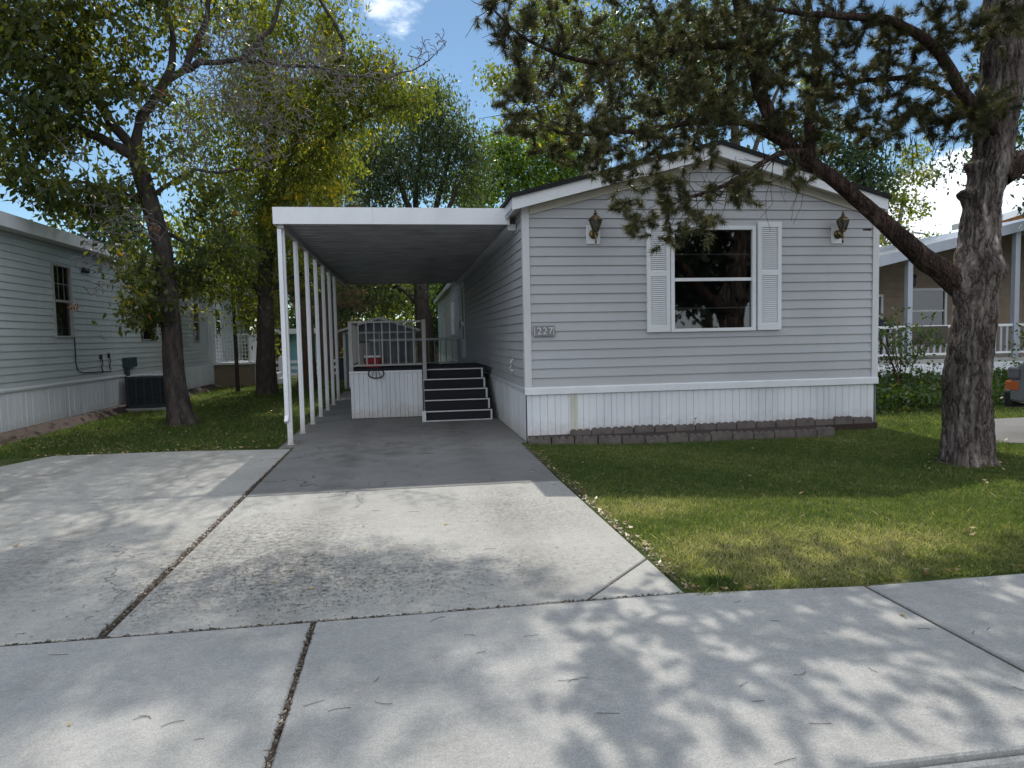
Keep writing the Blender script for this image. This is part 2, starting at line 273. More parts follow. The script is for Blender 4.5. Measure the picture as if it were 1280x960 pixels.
# ------------------------------------------------------------------ mesh helpers
def tag(o, label=None, cat=None, group=None, kind=None):
    if label: o['label'] = label
    if cat: o['category'] = cat
    if group: o['group'] = group
    if kind: o['kind'] = kind
    return o
def root(name, loc, label, cat, group=None):
    o = bpy.data.objects.new(name, None); o.empty_display_size = .2; o.location = loc; col.objects.link(o)
    return tag(o, label, cat, group)
def wloc(o):
    v = Vector((0, 0, 0))
    while o is not None: v += o.location; o = o.parent
    return v
def arr_obj(name, V, faces, m, parent=None, loc=None, v=None, smooth=False):
    """V (N,3) world coords, faces (M,k) ints or list of tuples"""
    V = np.asarray(V, dtype=np.float64)
    off = np.array(wloc(parent)) if parent is not None else np.array(loc if loc is not None else (0, 0, 0), float)
    me = bpy.data.meshes.new(name)
    if isinstance(faces, np.ndarray):
        n, k = faces.shape
        me.vertices.add(len(V)); me.vertices.foreach_set('co', (V-off).astype(np.float32).ravel())
        me.loops.add(n*k); me.loops.foreach_set('vertex_index', faces.astype(np.int32).ravel())
        me.polygons.add(n); me.polygons.foreach_set('loop_start', np.arange(0, n*k, k, dtype=np.int32)); me.polygons.foreach_set('loop_total', np.full(n, k, np.int32))
        me.update(calc_edges=True)
    else:
        me.from_pydata([tuple(p) for p in (V-off)], [], faces); me.update()
    if v is not None:
        a = me.attributes.new('v', 'FLOAT', 'FACE'); a.data.foreach_set('value', np.asarray(v, np.float32))
    if smooth: me.polygons.foreach_set('use_smooth', np.ones(len(me.polygons), bool))
    me.materials.append(m)
    o = bpy.data.objects.new(name, me); col.objects.link(o)
    if parent is not None: o.parent = parent
    else: o.location = off
    return o
class MB:
    def __init__(s): s.V = []; s.F = []
    def add(s, vs, fs):
        b = len(s.V); s.V += [tuple(v) for v in vs]; s.F += [tuple(i+b for i in f) for f in fs]; return s
    def box(s, x0, x1, y0, y1, z0, z1):
        x0, x1 = sorted((x0, x1)); y0, y1 = sorted((y0, y1)); z0, z1 = sorted((z0, z1))
        return s.add([(x0, y0, z0), (x1, y0, z0), (x1, y1, z0), (x0, y1, z0), (x0, y0, z1), (x1, y0, z1), (x1, y1, z1), (x0, y1, z1)],
                     [(0, 3, 2, 1), (4, 5, 6, 7), (0, 1, 5, 4), (1, 2, 6, 5), (2, 3, 7, 6), (3, 0, 4, 7)])
    def prism(s, poly, axis, a, b):
        """poly 2-D points extruded along axis ('x','y','z') a..b"""
        def p(q, t): return {'x': (t, q[0], q[1]), 'y': (q[0], t, q[1]), 'z': (q[0], q[1], t)}[axis]
        n = len(poly); vs = [p(q, a) for q in poly]+[p(q, b) for q in poly]
        return s.add(vs, [tuple(range(n))[::-1], tuple(range(n, 2*n))]+[(i, (i+1) % n, n+(i+1) % n, n+i) for i in range(n)])
    def bar(s, p, q, w, h=None):
        """rectangular bar between two points"""
        h = h or w; p = Vector(p); q = Vector(q); d = (q-p).normalized(); up = Vector((0, 0, 1)) if abs(d.z) < .9 else Vector((0, 1, 0))
        a = d.cross(up).normalized()*w/2; c = a.cross(d).normalized()*h/2
        vs = [e+sa*a+sc*c for e in (p, q) for sa, sc in ((-1, -1), (1, -1), (1, 1), (-1, 1))]
        return s.add(vs, [(0, 1, 2, 3), (7, 6, 5, 4), (0, 4, 5, 1), (1, 5, 6, 2), (2, 6, 7, 3), (3, 7, 4, 0)])
    def tube(s, pts, rad, n=10, cap=True):
        pts = [Vector(p) for p in pts]; rad = rad if hasattr(rad, '__len__') else [rad]*len(pts); rings = []
        prev = None
        for i, p in enumerate(pts):
            d = (pts[min(i+1, len(pts)-1)]-pts[max(i-1, 0)]).normalized()
            a = (prev - d*prev.dot(d)).normalized() if prev is not None and (prev - d*prev.dot(d)).length > 1e-4 else d.orthogonal().normalized()
            prev = a; b = d.cross(a); rings.append([p+(a*math.cos(t)+b*math.sin(t))*rad[i] for t in [2*math.pi*k/n for k in range(n)]])
        vs = [v for r in rings for v in r]; fs = [(i*n+k, i*n+(k+1) % n, (i+1)*n+(k+1) % n, (i+1)*n+k) for i in range(len(pts)-1) for k in range(n)]
        if cap: fs += [tuple(range(n))[::-1], tuple(range((len(pts)-1)*n, len(pts)*n))]
        return s.add(vs, fs)
    def lathe(s, c, prof, n=16):
        """prof: (radius, z) list round a vertical axis at c"""
        vs = [(c[0]+r*math.cos(2*math.pi*k/n), c[1]+r*math.sin(2*math.pi*k/n), c[2]+z) for r, z in prof for k in range(n)]
        fs = [(i*n+k, i*n+(k+1) % n, (i+1)*n+(k+1) % n, (i+1)*n+k) for i in range(len(prof)-1) for k in range(n)]
        fs += [tuple(range(n))[::-1], tuple(range((len(prof)-1)*n, len(prof)*n))]
        return s.add(vs, fs)
    def build(s, name, m, parent=None, loc=None, smooth=False, bevel=0):
        o = arr_obj(name, s.V, s.F, m, parent, loc, smooth=smooth)
        if bevel:
            b = o.modifiers.new('bevel', 'BEVEL'); b.width = bevel; b.segments = 2; b.limit_method = 'ANGLE'
        return o

def siding(fmap, u0, u1, z0, z1, course=.127, openings=(), top=None, flip=False, proud=.014):
    """lap siding: fmap(u, d, z) -> world; openings (ua,ub,za,zb); top=(uc, zpeak, slope) gable limit"""
    mb = MB()
    def lim(z):
        if top is None: return u0, u1
        uc, zp, sl = top[:3]; sr = top[3] if len(top) > 3 else sl
        return max(u0, uc-(zp-z)/sl), min(u1, uc+(zp-z)/sr)
    z = z0
    while z < z1-1e-4:
        zc = min(z+course, z1)
        cuts = sorted({z, zc} | {q for o in openings for q in o[2:4] if z < q < zc})
        for za, zb in zip(cuts[:-1], cuts[1:]):
            mid = (za+zb)/2
            a0, b0 = lim(za); a1, b1 = lim(zb)
            if b0-a0 < .02: continue
            if b1 < a1: a1 = b1 = (a0+b0)/2
            da = proud*(1-(za-z)/course)+.001; db = proud*(1-(zb-z)/course)+.001
            blocks = sorted([(o[0], o[1]) for o in openings if o[2] <= mid <= o[3]])
            segs = []; s0 = (a0, a1)
            for ob in blocks: segs.append((s0, (ob[0], ob[0]))); s0 = (ob[1], ob[1])
            segs.append((s0, (b0, b1)))
            for (l0, l1), (r0, r1) in segs:
                if r0-l0 < .005: continue
                g_ = -.007; zg = zb-.006 if (zb == zc and zb-za > .02) else zb
                vs = [fmap(l0, g_, za), fmap(r0, g_, za), fmap(r0, da, za), fmap(l0, da, za), fmap(r1, db, zg), fmap(l1, db, zg)]
                fs = [(3, 2, 4, 5)] + ([(0, 1, 2, 3)] if za == z else [])
                if zg < zb: vs += [fmap(r1, g_, zg), fmap(l1, g_, zg), fmap(r1, g_, zb), fmap(l1, g_, zb)]; fs += [(5, 4, 6, 7), (7, 6, 8, 9)]
                mb.add(vs, [f[::-1] for f in fs] if flip else fs)
        z = zc
    return mb
def ribbed(fmap, u0, u1, z0, z1, pitch=.1, depth=.012, seed=1):
    """vertical ribbed skirting panels"""
    mb = MB(); r = random.Random(seed); u = u0; pts = [(u0, depth)]; k = 0
    while u < u1-.03:
        wd = pitch*(1 if k % 4 else .8); g = .012 if k % 4 else .022
        pts += [(min(u+wd-g, u1), depth+r.uniform(-.0015, .0015)), (min(u+wd-g/2, u1), 0), (min(u+wd, u1), depth)]; u += wd; k += 1
    for (a, da), (b, db) in zip(pts[:-1], pts[1:]):
        if b-a > 1e-5: mb.add([fmap(a, da, z0), fmap(b, db, z0), fmap(b, db, z1), fmap(a, da, z1)], [(0, 1, 2, 3)])
    return mb

# ------------------------------------------------------------------ ground, drive, walk, road
def struct(o): return tag(o, kind='structure')
g = MB(); g.add([(-500, 2.2, -.014), (500, 2.2, -.014), (500, 900, -.014), (-500, 900, -.014)], [(0, 1, 2, 3)]); struct(g.build('ground', m_lawn))
g = MB(); g.add([(-500, -300, -.145), (500, -300, -.145), (500, 1.62, -.145), (-500, 1.62, -.145)], [(0, 1, 2, 3)]); struct(g.build('road', m_asphalt))
JW = .011
def slab(mb, poly, top=0., th=.1):
    # slab with a softened arris: top face pulled in a little
    c = np.mean(np.array(poly), 0); n = len(poly); ins = []
    P = [np.array(p, float) for p in poly]
    for i in range(n):
        a, b, d = P[i-1], P[i], P[(i+1) % n]; e1 = (a-b)/np.linalg.norm(a-b); e2 = (d-b)/np.linalg.norm(d-b); ins.append(b+(e1+e2)*.008)
    vs = [(*p, top-th) for p in P]+[(*p, top-.007) for p in P]+[(*p, top) for p in ins]
    fs = [tuple(range(2*n, 3*n))]+[(k*n+i, k*n+(i+1) % n, (k+1)*n+(i+1) % n, (k+1)*n+i) for k in (0, 1) for i in range(n)]
    mb.add(vs, fs)
drv = MB()
slab(drv, [(-1.50, 3.69), (.93, 3.69), (1.49, 4.31), (1.49, 6.83), (-1.50, 6.83)])
slab(drv, [(.955, 3.69), (1.49, 3.69), (1.49, 4.285)])
slab(drv, [(-5.3, 3.69), (-1.545, 3.69), (-1.545, 6.83), (-5.3, 6.83)])
slab(drv, [(-5.3, 6.845), (-1.545, 6.845), (-1.545, 9.78), (-3.2, 10.02), (-4.6, 10.08), (-4.87, 9.3), (-5.3, 8.4)])
struct(drv.build('driveway', m_conc))
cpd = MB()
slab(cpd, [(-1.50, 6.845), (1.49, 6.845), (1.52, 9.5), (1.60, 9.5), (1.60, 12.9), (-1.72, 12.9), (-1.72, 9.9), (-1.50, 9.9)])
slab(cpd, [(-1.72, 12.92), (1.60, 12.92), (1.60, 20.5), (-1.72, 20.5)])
struct(cpd.build('carport_pavement', m_conc_shade))
jd = MB(); jd.box(-1.62, -1.40, 3.6, 9.8, -.02, -.009); jd.box(-5.3, 1.49, 3.6, 3.75, -.03, -.0105); jd.box(-5.3, 1.49, 6.8, 6.88, -.03, -.0115); jd.box(.8, 1.48, 3.7, 4.4, -.03, -.0125); jd.box(-1.7, 1.5, 12.85, 13, -.03, -.008)
struct(jd.build('driveway_joints', m_joint))
wk = MB()
xs = [-12.5, -9.5, -6.5, -3.5, -.5, 2.51, 5.5, 8.5, 11.5, 14.5]
for a, b in zip(xs[:-1], xs[1:]):
    y1 = 3.67 if b < 1.6 or a < 1.4 else 3.60
    if a < 1.49 < b: slab(wk, [(a+JW, 2.06), (b-JW, 2.06), (b-JW, 3.57), (1.52, 3.66), (a+JW, 3.665)])
    else: slab(wk, [(a+JW, 2.06), (b-JW, 2.06), (b-JW, 3.57 if a > 1 else 3.665), (a+JW, 3.57 if a > 1 else 3.665)])
struct(wk.build('sidewalk', m_walk))
jd = MB(); jd.box(-12.5, 14.5, 2.065, 3.58, -.08, -.0122); struct(jd.build('sidewalk_joints', m_joint))
kb = MB(); kb.prism([(2.045, -.25), (2.045, -.02), (2.03, -.03), (2.02, -.125), (1.45, -.135), (1.45, -.25)], 'x', -14, 15); struct(kb.build('gutter', m_walk))
pd = MB(); slab(pd, [(7.21, 7.77), (7.9, 7.5), (8.2, 3.69), (12, 3.69), (12, 9.9), (8.85, 9.81), (7.45, 8.29)], .0); struct(pd.build('neighbour_driveway', m_conc_shade))

# ------------------------------------------------------------------ main home
HX0, HX1, HY0, HY1, ZB = 1.63, 6.84, 9.56, 34.0, .735
HC = 4.36; ZE = 3.16; ZP = 3.86; SL = (ZP-ZE)/(HC-HX0); SR = (ZP-ZE)/(HX1-HC)
home = root('mobile_home', (HC, HY0, 0), 'grey vinyl mobile home with white skirting and louvred shutters, gable facing the street', 'mobile home')
ff = lambda u, d, z: (u, HY0-d, z)
fl = lambda u, d, z: (HX0-d, u, z)
fr = lambda u, d, z: (HX1+d, u, z)
fb = lambda u, d, z: (u, HY1+d, z)
WO = (3.70, 4.94, 1.46, 2.91)
siding(ff, HX0, HX1, ZB, ZP, openings=[WO], top=(HC, ZP, SL, SR)).build('front_siding', m_siding, home)
DOOR = (18.9, 19.85, .9, 2.92)
SW = [(23.2, 24.2, 1.55, 2.6), (28.2, 29.2, 1.5, 2.5)]
siding(fl, HY0, HY1, ZB, ZE, openings=[DOOR]+SW, flip=True).build('side_siding', m_siding, home)
siding(fr, HY0, HY1, ZB, ZE, openings=[]).build('side_siding', m_siding, home)
siding(fb, HX0, HX1, ZB, ZP, top=(HC, ZP, SL, SR), flip=True).build('rear_siding', m_siding, home)
ribbed(ff, HX0-.0, HX1-.03, 0, ZB-.1, .105, seed=3).build('skirting', m_skirt, home)
ribbed(fl, HY0, HY1, -.02, ZB-.06, .105, seed=4).build('skirting', m_skirt, home)
ribbed(fr, HY0, HY1, -.02, ZB-.06, .105, seed=5).build('skirting', m_skirt, home)
b = MB(); b.box(2.235, 2.29, HY0-.02, HY0-.003, 0.0, ZB-.1); b.box(2.305, 2.335, HY0-.022, HY0-.003, 0.0, ZB-.1); b.build('yellowed_skirting_strip', m_skirt_old, home)['label'] = 'yellowed strip of skirting panel'
b = MB(); b.prism([(HY0-.004, ZB+.005), (HY0-.045, ZB-.012), (HY0-.045, ZB-.098), (HY0-.004, ZB-.105)], 'x', HX0-.03, HX1+.02); b.build('skirt_band', m_white, home)
b = MB(); b.prism([(HX0-.004, ZB+.0), (HX0-.03, ZB-.012), (HX0-.03, ZB-.06), (HX0-.004, ZB-.065)], 'y', HY0-.03, HY1); b.build('skirt_band', m_trim, home)
for x, s in ((HX0, 1), (HX1, -1)):
    b = MB(); b.box(x-.022*s, x+.075*s, HY0-.024, HY0-.0, ZB, ZE+.02); b.box(x-.022*s, x-.002*s, HY0, HY0+.08, ZB, ZE-.02); b.build('corner_trim', m_trim, home)
# roof
OV = .17; OR = .05; FY = HY0-.17
def roof_pts(off, ov): return [(HX0-ov, ZE-ov*SL+off), (HC, ZP+off), (HX1+OR+.03, ZE-(OR+.03)*SR+off)]
rf = root_roof = MB()
t0 = roof_pts(.195, OV+.03); b0 = roof_pts(.14, OV+.03)
rf.prism(t0+b0[::-1], 'y', FY-.03, HY1+.3)
roof = rf.build('roof', m_shingle, home)
for side, (p, q) in enumerate((((HX0-OV, ZE-OV*SL), (HC, ZP)), ((HC, ZP), (HX1+OR, ZE-OR*SR)))):
    f = MB(); f.prism([(p[0], p[1]-.02), (q[0], q[1]-.02), (q[0], q[1]+.138), (p[0], p[1]+.138)], 'y', FY, FY+.025); f.build('fascia', m_white, roof)
    f = MB(); f.prism([(p[0]+.0, p[1]-.012), (q[0], q[1]-.012), (q[0], q[1]+.01), (p[0], p[1]+.01)], 'y', FY+.026, HY1+.28); f.build('soffit', m_beige, roof)
# frieze boards lie flat on the wall just below the soffit
for p, q in (((HX0+.08, ZE+.07*SL), (HC, ZP-.005)), ((HC, ZP-.005), (HX1-.08, ZE+.07*SR))):
    f = MB(); f.prism([(p[0], p[1]-.115), (q[0], q[1]-.115), (q[0], q[1]-.014), (p[0], p[1]-.014)], 'y', HY0-.03, HY0-.005); f.build('frieze_board', m_beige, home)
for x in (HX0-OV, HX1+OR-.025):
    f = MB(); f.box(x, x+.025, FY+.026, HY1+.3, ZE-OV*SL-.03, ZE-OV*SL+.136); f.build('eave_board', m_white, roof)

def window(parent, fmap, u0, u1, z0, z1, fm, bars=(), sash=.5, depth=.4, fw=.045, grid=None, glass=m_glass, flipn=1):
    fr_ = MB()
    def bx(mb, a, b, c, d, d0, d1):
        vs = [fmap(u, dd, z) for dd in (d0, d1) for u, z in ((a, c), (b, c), (b, d), (a, d))]
        mb.add(vs, [(0, 1, 2, 3), (7, 6, 5, 4), (0, 4, 5, 1), (1, 5, 6, 2), (2, 6, 7, 3), (3, 7, 4, 0)])
    w_ = root_w = MB()
    bx(w_, u0-.01, u0+fw, z0-.01, z1+.01, -.03, .035); bx(w_, u1-fw, u1+.01, z0-.01, z1+.01, -.03, .035)
    bx(w_, u0+fw, u1-fw, z1-fw, z1+.01, -.03, .034); bx(w_, u0+fw, u1-fw, z0-.01, z0+fw*.8, -.03, .04)
    W = w_.build('window', fm, parent, bevel=.004)
    zs = z0+(z1-z0)*sash
    s = MB(); bx(s, u0+fw, u1-fw, zs-.022, zs+.022, -.02, .022); s.build('sash_rail', fm, W)
    for k, (za, zb, dd) in enumerate(((z0+fw*.8, zs-.022, -.012), (zs+.022, z1-fw, -.004))):
        p_ = MB(); p_.add([fmap(u0+fw, dd, za), fmap(u1-fw, dd, za), fmap(u1-fw, dd, zb), fmap(u0+fw, dd, zb)], [(0, 1, 2, 3) if flipn > 0 else (3, 2, 1, 0)]); p_.build('pane', glass, W)
    for bz in bars:
        s = MB(); bx(s, u0+fw, u1-fw, bz-.009, bz+.009, -.03, -.014); s.build('inner_bar', m_blind, W)
    if grid:
        s = MB()
        for k in range(1, grid[0]):
            u = u0+fw+(u1-u0-2*fw)*k/grid[0]; bx(s, u-.007, u+.007, zs+.022, z1-fw, -.003, .004)
        for k in range(1, grid[1]):
            z = zs+(z1-fw-zs)*k/grid[1]; bx(s, u0+fw, u1-fw, z-.007, z+.007, -.003, .005)
        s.build('muntins', m_blind, W)
    r_ = MB(); a, b_, c, d = u0, u1, z0, z1
    vs = [fmap(u, dd, z) for dd in (-.031, -depth) for u, z in ((a, c), (b_, c), (b_, d), (a, d))]
    r_.add(vs, [(7, 6, 5, 4), (0, 4, 5, 1), (1, 5, 6, 2), (2, 6, 7, 3), (3, 7, 4, 0)]); r_.build('dark_reveal', m_dark, W)
    return W
window(home, ff, *WO, m_white, bars=(1.78, 2.53), sash=.495)
for (x0, x1) in ((3.34, 3.675), (4.975, 5.33)):
    s = MB(); y0, y1 = HY0-.045, HY0-.012; za, zb = 1.455, 2.975
    s.box(x0, x0+.055, y0, y1, za, zb); s.box(x1-.055, x1, y0, y1, za, zb)
    for a, b_ in ((za, za+.09), (2.225, 2.295), (zb-.075, zb)): s.box(x0+.055, x1-.055, y0+.002, y1, a, b_)
    s.box(x0+.05, x1-.05, y1-.006, y1-.001, za+.05, zb-.05)
    for a, b_ in ((za+.09, 2.225), (2.295, zb-.075)):
        n = int((b_-a)/.027)
        for k in range(n):
            z = a+(k+.5)*(b_-a)/n
            s.add([(x0+.055, y0+.004, z-.013), (x1-.055, y0+.004, z-.013), (x1-.055, y0+.022, z+.011), (x0+.055, y0+.022, z+.011), (x0+.055, y0+.008, z-.015), (x1-.055, y0+.008, z-.015)], [(0, 1, 2, 3), (4, 5, 1, 0)])
    s.build('shutter', m_white, home)
for o in SW: window(home, fl, *o, m_white, flipn=-1, fw=.07)
# screen door
dr = MB(); y0, y1, z0, z1 = DOOR
for a, b_, c, d in ((y0, y0+.12, z0, z1), (y1-.12, y1, z0, z1), (y0+.12, y1-.12, z1-.14, z1), (y0+.12, y1-.12, z0, z0+.5), (y0+.12, y1-.12, 1.75, 1.87)): dr.box(HX0-.05, HX0-.01, a, b_, c, d)
door = dr.build('screen_door', m_white, home, bevel=.004)
p_ = MB(); p_.box(HX0-.03, HX0-.025, y0+.12, y1-.12, z0+.5, z1-.14); p_.build('door_pane', m_glass, door)
p_ = MB(); p_.box(HX0, HX0+.02, y0, y1, z0, z1); p_.build('inner_door', m_dark, door)
p_ = MB(); p_.bar((HX0-.09, y1-.08, 1.78), (HX0-.05, y1-.08, 1.78), .03); p_.bar((HX0-.09, y1-.08, 1.70), (HX0-.09, y1-.08, 1.9), .02); p_.build('handle', m_brass, door)
hb = MB(); hb.bar((HX0-.02, 10.55, .93), (HX0-.06, 10.55, .93), .02); hb.tube([(HX0-.03, 10.55, 1.10), (HX0-.07, 10.52, 1.05), (HX0-.05, 10.56, 1.0), (HX0-.07, 10.6, .96), (HX0-.03, 10.58, .92)], .012, 8)
tag(hb.build('hose_hook', m_trim, loc=(HX0, 10.55, .92)), 'small pale hose hook on the side wall near the front corner', 'hook')

# wall lanterns
def lantern(cx, z, label):
    r = root('wall_lantern', (cx, HY0, z), label, 'wall lamp', 'brass lanterns on the gable wall')
    b = MB(); b.box(cx-.095, cx+.095, HY0-.028, HY0-.006, z-.19, z+.06); b.build('mounting_block', m_white, r, bevel=.006)
    b = MB(); b.tube([(cx, HY0-.03, z-.06), (cx, HY0-.05, z-.06)], .062, 20); b.tube([(cx, HY0-.05, z-.06), (cx, HY0-.12, z-.12), (cx, HY0-.15, z-.09), (cx, HY0-.15, z-.035)], .011, 8)
    b.lathe((cx, HY0-.15, z-.2), [(.004, 0), (.016, .02), (.008, .05), (.02, .09), (.012, .12)], 10); b.build('bracket', m_brass, r, smooth=True)
    b = MB(); b.lathe((cx, HY0-.15, z-.045), [(.035, 0), (.042, .012), (.04, .02)], 6); b.lathe((cx, HY0-.15, z+.115), [(.1, 0), (.095, .012), (.035, .06), (.02, .06), (.03, .085), (.012, .1), (.018, .12), (.002, .14)], 6)
    for k in range(6):
        t = 2*math.pi*k/6; b.bar((cx+.04*math.cos(t), HY0-.15+.04*math.sin(t), z-.03), (cx+.092*math.cos(t), HY0-.15+.092*math.sin(t), z+.118), .011)
    b.build('lantern_cage', m_brass, r)
    b = MB(); b.lathe((cx, HY0-.15, z-.024), [(.036, 0), (.086, .138)], 6); b.build('lantern_glass', m_lampglass, r)
    b = MB(); b.lathe((cx, HY0-.15, z-.02), [(.012, 0), (.012, .05), (.02, .08), (.004, .11)], 10); b.build('bulb', m_white, r, smooth=True)
lantern(2.59, 2.86, 'brass wall lantern left of the front window, near the carport corner')
lantern(6.20, 2.86, 'brass wall lantern right of the front window, beside the pine limb')

# house number
pl = root('house_number_plaque', (1.88, HY0-.02, 1.5), 'small grey plaque reading 227 low on the left of the gable wall', 'house number')
b = MB(); b.box(1.735, 2.03, HY0-.036, HY0-.017, 1.425, 1.575); b.build('plate', m_plaque, pl, bevel=.004)
def text_mesh(txt, size, name, m, parent, loc, rot, ext=.004):
    cu = bpy.data.curves.new(name, 'FONT'); cu.body = txt; cu.size = size; cu.align_x = 'CENTER'; cu.align_y = 'CENTER'; cu.extrude = ext; cu.space_character = 1.15
    tmp = bpy.data.objects.new(name+'_tmp', cu); col.objects.link(tmp); bpy.context.view_layer.update()
    me = bpy.data.meshes.new_from_object(tmp.evaluated_get(bpy.context.evaluated_depsgraph_get())); bpy.data.objects.remove(tmp)
    me.materials.clear(); me.materials.append(m); o = bpy.data.objects.new(name, me); col.objects.link(o); o.parent = parent; o.location = Vector(loc)-wloc(parent); o.rotation_euler = rot; return o
text_mesh('227', .135, 'numerals', m_numeral, pl, (1.895, HY0-.038, 1.497), (R_(90), 0, 0))
for xa in (1.748, 2.012):
    b = MB(); b.box(xa, xa+.008, HY0-.039, HY0-.036, 1.44, 1.56); b.build('edge_line', m_numeral, pl)

# ------------------------------------------------------------------ carport
CX0, CX1, CY0, CY1, CZ = -1.66, 1.40, 10.05, 20.6, 3.02
cp_ = root('carport', (0, CY0, 0), 'white flat roofed metal carport on thin posts beside the grey home', 'carport')
b = MB(); b.box(CX0-.03, 1.52, CY0-.01, CY0+.02, CZ-.01, CZ+.215); b.build('front_fascia', m_white, cp_)
b = MB(); b.box(CX0-.03, CX0, CY0+.02, CY1, CZ-.01, CZ+.2); b.build('side_fascia', m_white, cp_)
b = MB(); b.box(-.372, -.368, CY0-.0125, CY0-.01, CZ-.008, CZ+.213); b.build('fascia_seam', m_trim, cp_)
b = MB(); b.box(CX0+.002, 1.415, CY1-.05, CY1, CZ-.02, CZ+.16); b.build('rear_fascia', m_alu, cp_)
# pan roof ribs run across
mb = MB(); y = CY0+.021; prof = []
while y < CY1-.06:
    prof += [(y, CZ+.10), (y+.21, CZ+.10), (y+.215, CZ+.012), (y+.265, CZ+.012), (y+.30, CZ+.10)]; y += .30
for (a, za), (c, zc) in zip(prof[:-1], prof[1:]):
    if c-a > 1e-6: mb.add([(CX0+.001, a, za), (1.53, a, za), (1.53, c, zc), (CX0+.001, c, zc)], [(3, 2, 1, 0)])
mb.add([(CX0, CY0+.02, CZ+.19), (1.44, CY0+.02, CZ+.19), (1.44, CY1, CZ+.15), (CX0, CY1, CZ+.15)], [(0, 1, 2, 3)])
mb.build('roof_pans', m_pan, cp_)
b = MB(); b.box(CX0+.02, CX0+.10, CY0+.03, CY1-.06, CZ-.06, CZ+.04); b.build('post_beam', m_alu, cp_)
b = MB(); b.box(1.50, 1.612, CY0+.03, CY1, CZ-.085, CZ-.0); b.build('ledger', m_trim, cp_)
for k in range(7):
    y = 10.19+1.219*k; x = CX0+.06
    b = MB(); b.box(x-.034, x+.034, y-.03, y+.03, .0, CZ-.06); b.box(x-.012, x+.012, y-.036, y-.0305, .01, CZ-.08); b.box(x-.05, x+.05, y-.045, y+.045, 0, .006)
    b.build('post', m_white, cp_, bevel=.004)
b = MB(); x = CX0+.045; b.box(x-.035, x+.02, CY0+.045, CY0+.098, .36, CZ-.065); b.bar((x-.012, CY0+.08, .42), (x-.012, CY0-.0, .33), .05); b.build('downspout', m_white, cp_)

# ------------------------------------------------------------------ deck and steps
DX0, DX1, DY0, DY1, DZ = -.98, .31, 13.2, 15.2, .90
dk = root('porch_deck', (.2, DY0, 0), 'raised porch deck with ribbed white skirt and beige railing under the carport', 'deck')
ribbed(lambda u, d, z: (u, DY0-d, z), DX0, DX1, .01, .845, .085, seed=9).build('deck_skirt', m_skirt, dk)
ribbed(lambda u, d, z: (DX0-d, u, z), DY0, 20.3, .01, .6, .085, seed=10).build('deck_skirt', m_skirt, dk)
b = MB(); b.box(DX0-.02, DX1, DY0-.03, DY0-.015, .83, .865); b.box(DX0-.02, DX0-.005, DY0-.0, DY1, .58, .865); b.build('skirt_cap', m_white, dk)
b = MB(); b.box(DX0, 1.52, 13.32, DY1, .78, DZ); b.box(DX0, DX1, DY0, 13.32, .866, DZ); b.build('deck_floor', m_carpet, dk)
b = MB(); b.box(DX0, 1.58, DY1, 20.3, .55, .66); b.build('lower_floor', m_alu, dk)
def rail(mb_r, x0, y0, x1, y1, zb, zt, n, mbb, w=.028):
    mb_r.bar((x0, y0, zt), (x1, y1, zt), .045, .035); mb_r.bar((x0, y0, zb), (x1, y1, zb), .035, .03)
    for k in range(n):
        t = (k+1)/(n+1); mbb.append(((x0+(x1-x0)*t, y0+(y1-y0)*t), zb, zt))
rails = MB(); bal = []
rail(rails, DX0+.02, DY0+.03, DX1, DY0+.03, .97, 1.755, 8, bal)
rail(rails, DX0+.02, DY0+.03, DX0+.02, DY1, .97, 1.755, 8, bal)
rail(rails, DX0+.02, 20.2, 1.50, 20.2, .76, 1.40, 14, bal)
rail(rails, DX0+.02, DY1, DX0+.02, 20.2, .76, 1.40, 20, bal)
rails.build('rails', m_alu, dk)
b = MB(); b.box(DX0, 1.52, 20.15, 20.25, 1.39, 1.45); b.build('handrail', m_white, dk)
for (x, y), a, c in bal:
    b = MB(); b.bar((x, y, a), (x, y, c), .022); b.build('baluster', m_alu, dk)
for x, y, z0, z1 in ((DX0+.02, DY0+.03, .86, 1.77), (DX1+.05, DY0+.02, 0.01, 1.785), (DX0+.02, DY1, .6, 1.77), (DX0+.02, 20.2, .6, 1.42), (1.52, 20.2, .6, 1.42)):
    b = MB(); b.box(x-.035, x+.035, y-.035, y+.035, z0, z1); b.build('rail_post', m_alu, dk, bevel=.004)
st = root('porch_steps', (.9, 12.35, 0), 'dark carpeted porch steps with pale nosings climbing beside the house wall', 'steps')
for k in range(5):
    y = 12.35+.235*k; z = .172*(k+1)+.005
    b = MB(); b.box(.34+0.0*k, 1.48-.012*k, y+.012, 13.31, z-.172, z-.02); b.build('riser', m_carpet, st)
    b = MB(); b.box(.34, 1.48-.012*k, y, y+.27 if k < 4 else 13.312, z-.0195, z+.0); tr_ = b.build('tread', m_carpet, st)
    b = MB(); b.box(.33, 1.49-.012*k, y-.012, y+.0, z-.016, z+.004); b.box(1.46-.012*k, 1.49-.012*k, y-.012, y+.011, z-.172, z-.016); b.build('nosing', m_trim, st)
b = MB(); b.box(.33, 1.49, 12.332, 12.338, .0, .018); b.build('bottom_strip', m_trim, st)
b = MB(); b.box(.27, .335, 12.30, 12.36, 0, .19); b.build('corner_cap', m_trim, st)
